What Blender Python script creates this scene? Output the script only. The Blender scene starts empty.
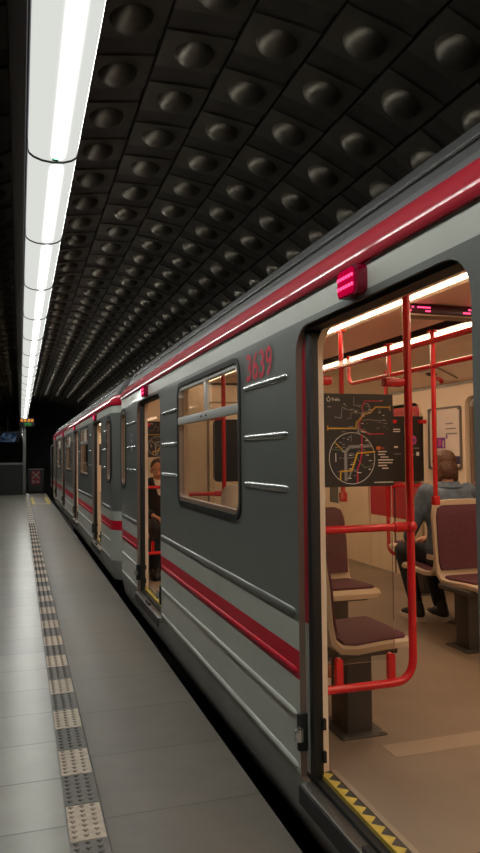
import bpy, bmesh, math, random
from mathutils import Vector, Matrix, Euler
from mathutils.geometry import delaunay_2d_cdt
random.seed(7)
S = bpy.context.scene
COL = S.collection
PI = math.pi
V = Vector

# ------------------------------------------------------------------ materials
def new_mat(name):
    m = bpy.data.materials.new(name); m.use_nodes = True
    nt = m.node_tree
    b = nt.nodes.get('Principled BSDF')
    return m, nt, b

def pm(name, col, rough=0.5, metal=0.0, noise=0.0, nscale=8.0, coat=0.0, spec=0.5, bump=0.0, bscale=60.0, detail=4.0):
    """plain procedural surface: colour with a little noise, optional bump"""
    m, nt, b = new_mat(name)
    b.inputs['Base Color'].default_value = (*col, 1)
    b.inputs['Roughness'].default_value = rough
    b.inputs['Metallic'].default_value = metal
    b.inputs['Specular IOR Level'].default_value = spec
    b.inputs['Coat Weight'].default_value = coat
    b.inputs['Coat Roughness'].default_value = 0.06
    tc = nt.nodes.new('ShaderNodeTexCoord')
    if noise > 0:
        n = nt.nodes.new('ShaderNodeTexNoise'); n.inputs['Scale'].default_value = nscale; n.inputs['Detail'].default_value = detail
        nt.links.new(tc.outputs['Object'], n.inputs['Vector'])
        r = nt.nodes.new('ShaderNodeValToRGB')
        r.color_ramp.elements[0].position = 0.3; r.color_ramp.elements[1].position = 0.7
        r.color_ramp.elements[0].color = (*[c * (1 - noise) for c in col], 1)
        r.color_ramp.elements[1].color = (*[min(1, c * (1 + noise)) for c in col], 1)
        nt.links.new(n.outputs['Fac'], r.inputs['Fac'])
        nt.links.new(r.outputs['Color'], b.inputs['Base Color'])
    if bump > 0:
        n2 = nt.nodes.new('ShaderNodeTexNoise'); n2.inputs['Scale'].default_value = bscale; n2.inputs['Detail'].default_value = 3
        nt.links.new(tc.outputs['Object'], n2.inputs['Vector'])
        bp = nt.nodes.new('ShaderNodeBump'); bp.inputs['Strength'].default_value = bump; bp.inputs['Distance'].default_value = 0.01
        nt.links.new(n2.outputs['Fac'], bp.inputs['Height'])
        nt.links.new(bp.outputs['Normal'], b.inputs['Normal'])
    return m

def em(name, col, strength):
    m, nt, b = new_mat(name)
    nt.nodes.remove(b)
    e = nt.nodes.new('ShaderNodeEmission'); e.inputs['Color'].default_value = (*col, 1); e.inputs['Strength'].default_value = strength
    nt.links.new(e.outputs[0], nt.nodes['Material Output'].inputs[0])
    return m

def glass_mat(name, tint=(0.9, 0.92, 0.9), refl=1.0):
    m, nt, b = new_mat(name)
    nt.nodes.remove(b)
    t = nt.nodes.new('ShaderNodeBsdfTransparent'); t.inputs['Color'].default_value = (*tint, 1)
    g = nt.nodes.new('ShaderNodeBsdfGlossy'); g.inputs['Roughness'].default_value = 0.02
    f = nt.nodes.new('ShaderNodeFresnel'); f.inputs['IOR'].default_value = 1.45
    mu = nt.nodes.new('ShaderNodeMath'); mu.operation = 'MULTIPLY'; mu.inputs[1].default_value = refl
    mx = nt.nodes.new('ShaderNodeMixShader')
    nt.links.new(f.outputs[0], mu.inputs[0]); nt.links.new(mu.outputs[0], mx.inputs[0])
    nt.links.new(t.outputs[0], mx.inputs[1]); nt.links.new(g.outputs[0], mx.inputs[2])
    nt.links.new(mx.outputs[0], nt.nodes['Material Output'].inputs[0])
    return m

def brick_mat(name, c1, c2, mortar, bw, bh, ms, rough, rot=0.0, off=0.5, bump=0.3, roughvar=0.12, ofs=(0, 0, 0)):
    m, nt, b = new_mat(name)
    tc = nt.nodes.new('ShaderNodeTexCoord')
    mp = nt.nodes.new('ShaderNodeMapping'); mp.inputs['Rotation'].default_value = (0, 0, rot); mp.inputs['Location'].default_value = ofs
    br = nt.nodes.new('ShaderNodeTexBrick')
    br.inputs['Scale'].default_value = 1.0; br.inputs['Brick Width'].default_value = bw; br.inputs['Row Height'].default_value = bh
    br.inputs['Mortar Size'].default_value = ms; br.inputs['Mortar Smooth'].default_value = 0.1
    br.inputs['Color1'].default_value = (*c1, 1); br.inputs['Color2'].default_value = (*c2, 1); br.inputs['Mortar'].default_value = (*mortar, 1)
    br.offset = off
    nt.links.new(tc.outputs['Object'], mp.inputs['Vector']); nt.links.new(mp.outputs[0], br.inputs['Vector'])
    no = nt.nodes.new('ShaderNodeTexNoise'); no.inputs['Scale'].default_value = 3.0; no.inputs['Detail'].default_value = 5.0; no.inputs['Roughness'].default_value = 0.65
    nt.links.new(tc.outputs['Object'], no.inputs['Vector'])
    mix = nt.nodes.new('ShaderNodeMixRGB'); mix.blend_type = 'MULTIPLY'; mix.inputs[0].default_value = 0.45
    rp = nt.nodes.new('ShaderNodeValToRGB'); rp.color_ramp.elements[0].position = 0.3; rp.color_ramp.elements[0].color = (0.5, 0.5, 0.5, 1); rp.color_ramp.elements[1].position = 0.7
    nt.links.new(no.outputs['Fac'], rp.inputs['Fac'])
    nt.links.new(br.outputs['Color'], mix.inputs[1]); nt.links.new(rp.outputs['Color'], mix.inputs[2])
    nt.links.new(mix.outputs[0], b.inputs['Base Color'])
    mr = nt.nodes.new('ShaderNodeMapRange'); mr.inputs['To Min'].default_value = rough - roughvar; mr.inputs['To Max'].default_value = rough + roughvar
    nt.links.new(no.outputs['Fac'], mr.inputs['Value']); nt.links.new(mr.outputs[0], b.inputs['Roughness'])
    bp = nt.nodes.new('ShaderNodeBump'); bp.inputs['Strength'].default_value = bump; bp.inputs['Distance'].default_value = 0.004; bp.invert = True
    nt.links.new(br.outputs['Fac'], bp.inputs['Height']); nt.links.new(bp.outputs['Normal'], b.inputs['Normal'])
    return m

def diffuser_mat():
    """glowing lens of a tube lamp: brightest along the tube behind it (object x), fading at the tube's two ends (object y)"""
    m, nt, b = new_mat('lamp_lens')
    nt.nodes.remove(b)
    L = nt.links; N = nt.nodes
    tc = N.new('ShaderNodeTexCoord'); sx = N.new('ShaderNodeSeparateXYZ'); L.new(tc.outputs['Object'], sx.inputs[0])
    def math_(op, a, bb=None):
        n = N.new('ShaderNodeMath'); n.operation = op
        for i, q in enumerate((a, bb)):
            if q is None: continue
            if isinstance(q, (int, float)): n.inputs[i].default_value = q
            else: L.new(q, n.inputs[i])
        return n.outputs[0]
    dx = math_('DIVIDE', math_('SUBTRACT', sx.outputs['X'], 0.026), 0.0185)
    g = math_('EXPONENT', math_('MULTIPLY', math_('MULTIPLY', dx, dx), -1.0))
    ay = math_('ABSOLUTE', sx.outputs['Y'])
    fr = N.new('ShaderNodeMapRange'); fr.inputs['From Min'].default_value = 0.80; fr.inputs['From Max'].default_value = 0.66
    fr.interpolation_type = 'SMOOTHSTEP'
    L.new(ay, fr.inputs['Value'])
    ge = math_('MULTIPLY', g, fr.outputs[0])
    sd = N.new('ShaderNodeMapRange'); sd.inputs['From Min'].default_value = 0.1355; sd.inputs['From Max'].default_value = 0.1365
    L.new(sx.outputs['X'], sd.inputs['Value'])
    stre = math_('ADD', math_('ADD', math_('MULTIPLY', ge, LAMP_PEAK), LAMP_BASE), math_('MULTIPLY', math_('MULTIPLY', sd.outputs[0], fr.outputs[0]), LAMP_SIDE))
    e = N.new('ShaderNodeEmission'); e.inputs['Color'].default_value = (0.985, 1.0, 0.945, 1)
    L.new(stre, e.inputs['Strength'])
    L.new(e.outputs[0], N['Material Output'].inputs[0])
    return m

LAMP_PEAK, LAMP_BASE, LAMP_SIDE = 74.0, 0.72, 18.0
M = dict(
    lens=diffuser_mat(),
    lamp_dark=pm('lamp_dark_metal', (0.02, 0.02, 0.022), 0.5),
    lamp_trim=pm('lamp_trim', (0.35, 0.34, 0.42), 0.4),
    lamp_green=pm('lamp_green', (0.01, 0.25, 0.12), 0.5),
    vault=pm('vault_metal', (0.165, 0.143, 0.114), 0.43, 0.9, 0.12, 3.0), vault_band=pm('vault_band', (0.105, 0.092, 0.078), 0.5, 0.9, 0.15, 3.0),
    vault_back=pm('vault_recess', (0.012, 0.012, 0.012), 0.8),
    concrete=pm('dark_concrete', (0.035, 0.034, 0.034), 0.9, 0, 0.3, 2.0, bump=0.4),
    ballast=pm('trackbed', (0.012, 0.012, 0.012), 0.95, 0, 0.4, 20.0, bump=0.8),
    steel=pm('rail_steel', (0.12, 0.1, 0.09), 0.45, 0.9),
    tiles=brick_mat('platform_tiles', (0.28, 0.265, 0.215), (0.215, 0.205, 0.165), (0.10, 0.10, 0.09), 3.0, 0.43, 0.005, 0.29, off=0.0, ofs=(1.3, 0.12, 0), roughvar=0.04),
    slabs=brick_mat('edge_slabs', (0.215, 0.185, 0.155), (0.195, 0.168, 0.14), (0.12, 0.105, 0.09), 3.0, 0.6, 0.004, 0.5, off=0.0, ofs=(1.3, 0.1, 0)),
    tact_w=pm('tactile_light', (0.62, 0.53, 0.43), 0.6, 0, 0.15, 30.0),
    tact_d=pm('tactile_dark', (0.20, 0.19, 0.175), 0.6, 0, 0.15, 30.0),
    tact_ws=pm('tactile_light_stud', (0.42, 0.34, 0.27), 0.6), tact_ds=pm('tactile_dark_stud', (0.13, 0.122, 0.112), 0.6),
    yellow=pm('floor_yellow', (0.55, 0.40, 0.07), 0.6, 0, 0.2, 20.0),
    body_dark=pm('body_dark_grey', (0.150, 0.157, 0.148), 0.34, 0.0, 0.06, 2.5, coat=0.25),
    body_light=pm('body_light_grey', (0.50, 0.515, 0.46), 0.36, 0.0, 0.05, 2.5, coat=0.2),
    body_red=pm('body_red', (0.38, 0.004, 0.020), 0.6, 0.0, 0.04, 3.0, coat=0.55, spec=0.1),
    stripe_red=pm('stripe_red', (0.60, 0.008, 0.030), 0.45, spec=0.25),
    number_red=pm('number_red', (0.60, 0.010, 0.035), 0.45),
    skirt=pm('skirt_grey', (0.30, 0.30, 0.275), 0.5, 0, 0.12, 3.0),
    roof=pm('roof_grey', (0.034, 0.034, 0.034), 0.6, 0.0, 0.1, 4.0, spec=0.2),
    ridge=pm('ridge_silver', (0.62, 0.63, 0.62), 0.22, 0.85),
    rubber=pm('black_rubber', (0.012, 0.012, 0.012), 0.55),
    frame=pm('window_aluminium', (0.52, 0.52, 0.48), 0.4, 0.2),
    alu=pm('sill_metal', (0.23, 0.22, 0.20), 0.38, 0.85, 0.15, 14.0),
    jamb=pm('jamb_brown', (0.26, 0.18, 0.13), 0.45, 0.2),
    leaf_red=pm('leaf_red', (0.48, 0.010, 0.035), 0.35, 0, 0.05, coat=0.2),
    cream=pm('lining_cream', (0.84, 0.70, 0.53), 0.42, 0, 0.03, 3.0),
    creamdk=pm('lining_groove', (0.30, 0.24, 0.18), 0.6),
    ceil_in=pm('car_ceiling', (0.80, 0.58, 0.46), 0.5),
    slot=pm('vent_slot', (0.02, 0.017, 0.015), 0.8),
    floor_in=pm('car_floor', (0.25, 0.195, 0.145), 0.55, 0, 0.12, 2.2, bump=0.05, bscale=200),
    floor_patch=pm('car_floor_patch', (0.35, 0.27, 0.19), 0.5, 0, 0.08, 3.0),
    strip=em('car_light', (1.0, 0.72, 0.48), 13.0),
    rail=pm('handrail_red', (0.62, 0.012, 0.018), 0.25, 0, 0.03, coat=0.4),
    glass=glass_mat('clear_glass', (0.93, 0.93, 0.91)),
    wglass=glass_mat('window_glass', (0.80, 0.80, 0.78), 1.3),
    cushion=pm('seat_purple', (0.115, 0.032, 0.050), 0.75, 0, 0.25, 120.0, bump=0.3, bscale=300),
    shell=pm('seat_shell', (0.62, 0.50, 0.37), 0.45),
    pedestal=pm('pedestal_dark', (0.060, 0.055, 0.050), 0.5),
    map_black=pm('map_black', (0.020, 0.017, 0.015), 0.4),
    p_white=pm('print_white', (0.9, 0.87, 0.82), 0.5), p_grey=pm('print_grey', (0.27, 0.25, 0.24), 0.5),
    p_yellow=pm('print_yellow', (0.75, 0.42, 0.03), 0.5), p_red=pm('print_red', (0.55, 0.02, 0.07), 0.5),
    p_green=pm('print_green', (0.10, 0.16, 0.08), 0.5), p_pink=pm('print_pink', (0.60, 0.09, 0.28), 0.5),
    p_violet=pm('print_violet', (0.20, 0.05, 0.28), 0.5), p_orange=pm('print_orange', (0.8, 0.2, 0.03), 0.5),
    p_navy=pm('print_navy', (0.05, 0.04, 0.12), 0.5),
    paper=pm('poster_paper', (0.78, 0.68, 0.60), 0.35),
    red_led=em('red_led', (1.0, 0.05, 0.16), 3.0),
    red_glow=em('red_glow', (0.8, 0.0, 0.06), 0.55),
    led_cover=pm('led_cover', (0.20, 0.0, 0.02), 0.2),
    led_black=pm('led_black', (0.035, 0.002, 0.008), 0.3),
    orange_led=em('orange_led', (1.0, 0.33, 0.04), 0.9), green_led=em('green_led', (0.06, 0.6, 0.08), 0.55),
    reflect_blue=None,
    black=pm('matt_black', (0.01, 0.01, 0.01), 0.7),
    dark_panel=pm('dark_panel', (0.018, 0.018, 0.019), 0.5), post=pm('grey_post', (0.20, 0.20, 0.19), 0.5),
    sign_red=pm('sign_red', (0.25, 0.02, 0.02), 0.5), sign_white=pm('sign_white', (0.25, 0.2, 0.19), 0.5),
    skin=pm('skin', (0.58, 0.30, 0.20), 0.5, 0, 0.06, 20), lips=pm('lips', (0.40, 0.12, 0.10), 0.5),
    eye=pm('eye', (0.03, 0.02, 0.02), 0.2), eye_white=pm('eye_white', (0.7, 0.66, 0.6), 0.3),
    hair_brown=pm('hair_brown', (0.10, 0.042, 0.022), 0.5, 0, 0.5, 60, bump=0.8, bscale=90),
    hair_dark=pm('hair_dark', (0.02, 0.014, 0.010), 0.5, 0, 0.4, 60, bump=0.6, bscale=90),
    denim=pm('denim', (0.125, 0.18, 0.245), 0.85, 0, 0.3, 25, bump=0.4, bscale=150),
    denim_seam=pm('denim_seam', (0.08, 0.115, 0.16), 0.85),
    jeans=pm('dark_jeans', (0.022, 0.026, 0.034), 0.85, 0, 0.3, 25),
    shirt=pm('white_shirt', (0.70, 0.62, 0.54), 0.8), suit=pm('dark_suit', (0.014, 0.014, 0.016), 0.8),
    hoodie=pm('white_fleece', (0.86, 0.83, 0.80), 0.9, bump=0.4, bscale=40),
    shoe_black=pm('shoe_black', (0.02, 0.02, 0.022), 0.6), shoe_white=pm('shoe_white', (0.7, 0.66, 0.6), 0.6),
    shoe_orange=pm('shoe_orange', (0.35, 0.10, 0.04), 0.6),
)

def reflection_mat():  # dim blue emission that stands for a reflection in the end glass
    m, nt, b = new_mat('blue_reflection')
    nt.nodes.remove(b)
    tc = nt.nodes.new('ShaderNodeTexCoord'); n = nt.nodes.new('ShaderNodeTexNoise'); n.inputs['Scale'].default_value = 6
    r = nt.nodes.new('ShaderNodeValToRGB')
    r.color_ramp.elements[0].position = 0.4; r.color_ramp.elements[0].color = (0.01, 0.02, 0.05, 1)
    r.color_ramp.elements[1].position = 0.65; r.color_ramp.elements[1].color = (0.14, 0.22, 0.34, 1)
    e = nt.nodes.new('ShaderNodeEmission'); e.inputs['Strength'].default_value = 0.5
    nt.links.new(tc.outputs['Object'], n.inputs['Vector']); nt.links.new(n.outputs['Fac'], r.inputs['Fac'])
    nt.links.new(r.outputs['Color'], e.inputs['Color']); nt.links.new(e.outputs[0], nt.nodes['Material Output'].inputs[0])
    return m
M['reflect_blue'] = reflection_mat()

# ------------------------------------------------------------------ object helpers
def world_loc(o):
    p = V((0, 0, 0))
    while o: p = p + V(o.location); o = o.parent
    return p

def tag(o, label=None, cat=None, group=None, kind=None):
    if label: o['label'] = label
    if cat: o['category'] = cat
    if group: o['group'] = group
    if kind: o['kind'] = kind
    return o

def thing(name, label, cat, loc, group=None, rz=0.0):
    o = bpy.data.objects.new(name, None); COL.objects.link(o)
    o.location = loc; o.rotation_euler = (0, 0, rz); o.empty_display_size = 0.1
    return tag(o, label, cat, group)

class MB:
    """collects faces in world coordinates; build() links them as one mesh object"""
    def __init__(s): s.v = []; s.f = []; s.m = []; s.mats = []
    def mi(s, mat):
        if mat not in s.mats: s.mats.append(mat)
        return s.mats.index(mat)
    def add(s, vs, fs, mat):
        o = len(s.v); k = s.mi(mat)
        s.v += [tuple(p) for p in vs]
        for f in fs: s.f.append(tuple(i + o for i in f)); s.m.append(k)
        return s
    def box(s, lo, hi, mat, bev=0.0, seg=2, mtx=None):
        lo = V(lo); hi = V(hi)
        if bev <= 0:
            vs = [V((x, y, z)) for z in (lo.z, hi.z) for y in (lo.y, hi.y) for x in (lo.x, hi.x)]
            fs = [(0, 2, 3, 1), (4, 5, 7, 6), (0, 1, 5, 4), (2, 6, 7, 3), (0, 4, 6, 2), (1, 3, 7, 5)]
        else:
            bm = bmesh.new(); bmesh.ops.create_cube(bm, size=1.0)
            d = hi - lo; c = (hi + lo) / 2
            for v in bm.verts: v.co = V((v.co.x * d.x, v.co.y * d.y, v.co.z * d.z)) + c
            bmesh.ops.bevel(bm, geom=list(bm.edges), offset=min(bev, min(d) * 0.49), segments=seg, affect='EDGES', profile=0.5)
            bm.verts.index_update()
            vs = [v.co.copy() for v in bm.verts]; fs = [[v.index for v in f.verts] for f in bm.faces]; bm.free()
        if mtx: vs = [mtx @ p for p in vs]
        return s.add(vs, fs, mat)
    def tube(s, pts, r, mat, n=10, cap=True, rs=None):
        pts = [V(p) for p in pts]; vs = []; fs = []
        t0 = (pts[1] - pts[0]).normalized()
        up = V((0, 0, 1)) if abs(t0.z) < 0.9 else V((1, 0, 0))
        nx = t0.cross(up).normalized()
        for i, p in enumerate(pts):
            a = pts[max(0, i - 1)]; b = pts[min(len(pts) - 1, i + 1)]
            t = (b - a).normalized()
            nx = (nx - t * nx.dot(t)).normalized(); ny = t.cross(nx)
            rr = rs[i] if rs else r
            for k in range(n):
                a2 = 2 * PI * k / n
                vs.append(p + nx * math.cos(a2) * rr + ny * math.sin(a2) * rr)
        for i in range(len(pts) - 1):
            for k in range(n):
                fs.append((i * n + k, i * n + (k + 1) % n, (i + 1) * n + (k + 1) % n, (i + 1) * n + k))
        if cap:
            fs.append(tuple(range(n - 1, -1, -1))); fs.append(tuple(range((len(pts) - 1) * n, len(pts) * n)))
        return s.add(vs, fs, mat)
    def ball(s, c, r, mat, n=12, rows=8, scale=(1, 1, 1), mtx=None):
        c = V(c); vs = []; fs = []
        for i in range(rows + 1):
            th = PI * i / rows
            for k in range(n):
                a = 2 * PI * k / n
                p = V((math.sin(th) * math.cos(a) * r * scale[0], math.sin(th) * math.sin(a) * r * scale[1], math.cos(th) * r * scale[2]))
                if mtx: p = mtx @ p
                vs.append(c + p)
        for i in range(rows):
            for k in range(n):
                fs.append((i * n + k, (i + 1) * n + k, (i + 1) * n + (k + 1) % n, i * n + (k + 1) % n))
        return s.add(vs, fs, mat)
    def cyl(s, c, axis, r, h, mat, n=20):
        a = V(axis).normalized(); c = V(c)
        return s.tube([c - a * h / 2, c + a * h / 2], r, mat, n)
    def loft(s, rings, mat, closed=True, caps=True):
        n = len(rings[0]); vs = [p for r in rings for p in r]; fs = []
        for i in range(len(rings) - 1):
            for k in range(n if closed else n - 1):
                fs.append((i * n + k, i * n + (k + 1) % n, (i + 1) * n + (k + 1) % n, (i + 1) * n + k))
        if caps and closed:
            fs.append(tuple(range(n - 1, -1, -1))); fs.append(tuple(range((len(rings) - 1) * n, len(rings) * n)))
        return s.add(vs, fs, mat)
    def prism(s, poly, ax, lo, hi, mat):
        """poly: 2-D outline; ax: the axis it is pushed along"""
        def mk(p, h): return {'x': (h, p[0], p[1]), 'y': (p[0], h, p[1]), 'z': (p[0], p[1], h)}[ax]
        n = len(poly)
        vs = [mk(p, lo) for p in poly] + [mk(p, hi) for p in poly]
        fs = [tuple(range(n - 1, -1, -1)), tuple(range(n, 2 * n))] + [(i, (i + 1) % n, n + (i + 1) % n, n + i) for i in range(n)]
        return s.add(vs, fs, mat)
    def build(s, name, parent=None, smooth=30, kind=None, label=None, origin=None):
        me = bpy.data.meshes.new(name)
        o = bpy.data.objects.new(name, me)
        off = world_loc(parent) if parent else (V(origin) if origin is not None else V((0, 0, 0)))
        me.from_pydata([tuple(V(p) - off) for p in s.v], [], s.f)
        for m in s.mats: me.materials.append(m)
        me.polygons.foreach_set('material_index', s.m)
        bm = bmesh.new(); bm.from_mesh(me); bmesh.ops.recalc_face_normals(bm, faces=list(bm.faces)); bm.to_mesh(me); bm.free()
        if smooth:
            me.shade_smooth(); me.set_sharp_from_angle(angle=math.radians(smooth))
        me.update()
        COL.objects.link(o)
        if parent: o.parent = parent
        elif origin is not None: o.location = off
        if kind: o['kind'] = kind
        if label: o['label'] = label
        return o

def arc(c, r, a0, a1, n):
    return [(c[0] + r * math.cos(a0 + (a1 - a0) * i / n), c[1] + r * math.sin(a0 + (a1 - a0) * i / n)) for i in range(n + 1)]

def rrect(a0, a1, b0, b1, r, n=6):
    return arc((a1 - r, b0 + r), r, -PI / 2, 0, n) + arc((a1 - r, b1 - r), r, 0, PI / 2, n) + arc((a0 + r, b1 - r), r, PI / 2, PI, n) + arc((a0 + r, b0 + r), r, PI, 1.5 * PI, n)

def fillet(pts, r, n=6):
    """round the inner corners of a 3-D path"""
    pts = [V(p) for p in pts]; out = [pts[0]]
    for i in range(1, len(pts) - 1):
        a = (pts[i - 1] - pts[i]); b = (pts[i + 1] - pts[i])
        d = min(r, a.length * 0.49, b.length * 0.49)
        p0 = pts[i] + a.normalized() * d; p1 = pts[i] + b.normalized() * d
        for k in range(n + 1):
            t = k / n
            out.append(p0 * (1 - t) ** 2 + pts[i] * 2 * t * (1 - t) + p1 * t * t)
    out.append(pts[-1]); return out

def inside(p, loop):
    c = False; n = len(loop)
    for i in range(n):
        a = loop[i]; b = loop[(i + 1) % n]
        if (a[1] > p[1]) != (b[1] > p[1]) and p[0] < (b[0] - a[0]) * (p[1] - a[1]) / (b[1] - a[1]) + a[0]: c = not c
    return c

def wall_faces(mb, y0, y1, bands, holes, fmap, ys=()):
    """flat panel y0..y1 cut by holes; bands = [(z0, z1, material)]; fmap puts (y, z) into space"""
    pts = []; edges = []
    zs = sorted({b[0] for b in bands} | {b[1] for b in bands})
    for z in zs:
        pts += [(y0, z), (y1, z)]; edges.append((len(pts) - 2, len(pts) - 1))
    for y in list(ys) + [y0, y1]:
        pts += [(y, zs[0]), (y, zs[-1])]; edges.append((len(pts) - 2, len(pts) - 1))
    for h in holes:
        o = len(pts); pts += list(h)
        edges += [(o + i, o + (i + 1) % len(h)) for i in range(len(h))]
    r = delaunay_2d_cdt([V(p) for p in pts], edges, [], 0, 1e-5)
    vs, fs = r[0], r[2]
    by = {}
    for f in fs:
        c = sum((vs[i] for i in f), V((0, 0))) / len(f)
        if any(inside(c, h) for h in holes): continue
        for b in bands:
            if b[0] <= c.y <= b[1]: by.setdefault(b[2].name, (b[2], []))[1].append(tuple(f)); break
    pv = [fmap(p.x, p.y) for p in vs]
    for mat, ff in by.values():
        used = sorted({i for f in ff for i in f}); re = {i: k for k, i in enumerate(used)}
        mb.add([pv[i] for i in used], [tuple(re[i] for i in f) for f in ff], mat)

def jamb_faces(mb, loop, x0, x1, mat, closed=True):
    n = len(loop)
    vs = [(x0, p[0], p[1]) for p in loop] + [(x1, p[0], p[1]) for p in loop]
    mb.add(vs, [(i, (i + 1) % n, n + (i + 1) % n, n + i) for i in range(n if closed else n - 1)], mat)

def ring2d(mb, outer, inner, fmap, d0, d1, mat):
    """frame between two loops of equal length, with depth d0..d1"""
    n = len(outer)
    vs = [fmap(*p, d0) for p in outer] + [fmap(*p, d0) for p in inner] + [fmap(*p, d1) for p in outer] + [fmap(*p, d1) for p in inner]
    fs = []
    for i in range(n):
        j = (i + 1) % n
        fs += [(i, j, n + j, n + i), (2 * n + i, 3 * n + i, 3 * n + j, 2 * n + j), (i, 2 * n + i, 2 * n + j, j), (n + i, n + j, 3 * n + j, 3 * n + i)]
    mb.add(vs, fs, mat)

def ribbon2d(mb, pts, w, fmap, mat, d=0.0):
    pts = [V(p) for p in pts]
    for a, b in zip(pts, pts[1:]):
        t = (b - a)
        if t.length < 1e-6: continue
        t.normalize(); nn = V((-t.y, t.x)) * w / 2; e = t * w * 0.3
        mb.add([fmap(*(a - e + nn), d), fmap(*(a - e - nn), d), fmap(*(b + e - nn), d), fmap(*(b + e + nn), d)], [(0, 1, 2, 3)], mat)

def rect2d(mb, x0, y0, x1, y1, fmap, mat, d=0.0):
    mb.add([fmap(x0, y0, d), fmap(x1, y0, d), fmap(x1, y1, d), fmap(x0, y1, d)], [(0, 1, 2, 3)], mat)

def text2d(mb, body, x, y, h, fmap, mat, d=0.0, sx=1.0, bold=0.0):
    cu = bpy.data.curves.new('lettering', 'FONT'); cu.body = body; cu.size = 1.0; cu.offset = bold; cu.resolution_u = 3
    to = bpy.data.objects.new('lettering', cu); COL.objects.link(to)
    dg = bpy.context.evaluated_depsgraph_get()
    me = bpy.data.meshes.new_from_object(to.evaluated_get(dg))
    k = h / 0.70
    mb.add([fmap(x + v.co.x * k * sx, y + v.co.y * k, d) for v in me.vertices], [tuple(p.vertices) for p in me.polygons], mat)
    bpy.data.objects.remove(to); bpy.data.curves.remove(cu); bpy.data.meshes.remove(me)

# ------------------------------------------------------------------ camera
F = 700.0
yc = V((-220.0, -30.5, -F)).normalized(); zc = V((-0.010, 1.0, -(30.5 - 2.2) / F)); zc = (zc - yc * zc.dot(yc)).normalized(); xc = yc.cross(zc)
R = Matrix(((xc.x, xc.y, xc.z), (yc.x, yc.y, yc.z), (zc.x, zc.y, zc.z)))
cam = bpy.data.cameras.new('camera'); co = bpy.data.objects.new('camera', cam); COL.objects.link(co)
cam.sensor_fit = 'AUTO'; cam.sensor_width = 36.0; cam.lens = F / 853.0 * 36.0; cam.clip_start = 0.02; cam.clip_end = 200
co.matrix_world = Matrix.Translation((0, 0, 1.45)) @ R.to_4x4()
S.camera = co

# ------------------------------------------------------------------ world and view
w = bpy.data.worlds.new('world'); S.world = w; w.use_nodes = True
w.node_tree.nodes['Background'].inputs[0].default_value = (0.6, 0.65, 0.7, 1); w.node_tree.nodes['Background'].inputs[1].default_value = 0.0015
S.view_settings.view_transform = 'Standard'; S.view_settings.look = 'None'; S.view_settings.gamma = 1.0
S.view_settings.use_curve_mapping = False; S.view_settings.exposure = 0.0

# ------------------------------------------------------------------ station shell
XE = 0.990            # platform edge
YB, YF = -8.5, 29.0   # platform back and front
YT = 38.0             # tunnel end
TL, TR = 0.178, 0.325
b = MB(); b.box((-1.95, YB, -0.12), (TL, YF, 0.0), M['tiles']); b.build('floor_tiles', kind='structure')
b = MB(); b.box((TR, YB, -0.12), (XE, YF, 0.0), M['slabs'], 0.008, 2); b.build('floor_slabs', kind='structure')
b = MB(); b.box((-1.95, YB, -1.1), (XE - 0.06, YF, -0.125), M['concrete']); b.build('platform_base', kind='structure')
b = MB(); b.box((-2.1, YB - 0.1, -1.3), (4.75, YT, -1.1), M['ballast']); b.build('trackbed_ground', kind='structure')
# tactile strip: alternating light and dark studded tiles
b = MB()
P = 0.575; y = 2.905 - P / 4 - 20 * P
k = 0
b.box((TL, YB, -0.12), (TR, YF, -0.004), M['tact_d'])
while y < YF - 0.3:
    for half, mat in ((0, M['tact_w']), (1, M['tact_d'])):
        a = y + half * P / 2; z = a + P / 2
        if a < YB: continue
        b.box((TL + 0.006, a + 0.003, -0.004), (TR - 0.004, z - 0.003, 0.0), mat)
        if z < 16 and a > -3:
            for i in range(3):
                for j in range(7):
                    px = TL + 0.026 + i * 0.043; py = a + 0.028 + j * 0.039
                    b.add([(px - 0.012, py + 0.009, 0.0), (px, py - 0.009, 0.0), (px + 0.012, py + 0.009, 0.0), (px, py + 0.012, 0.0),
                           (px - 0.008, py + 0.006, 0.005), (px, py - 0.004, 0.005), (px + 0.008, py + 0.006, 0.005), (px, py + 0.007, 0.005)],
                          [(4, 5, 6, 7), (0, 1, 5, 4), (1, 2, 6, 5), (2, 3, 7, 6), (3, 0, 4, 7)], M['tact_ws'] if mat is M['tact_w'] else M['tact_ds'])
    y += P
b.build('tactile_paving', kind='structure')
# yellow marking near the platform end
b = MB()
b.box((0.36, 22.2, 0.0), (0.45, 26.2, 0.004), M['yellow']); b.box((0.82, 22.2, 0.0), (0.92, 26.2, 0.004), M['yellow']); b.box((0.45, 22.2, 0.0), (0.82, 22.55, 0.004), M['tact_w'])
b.build('floor_marking', kind='structure')
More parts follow.
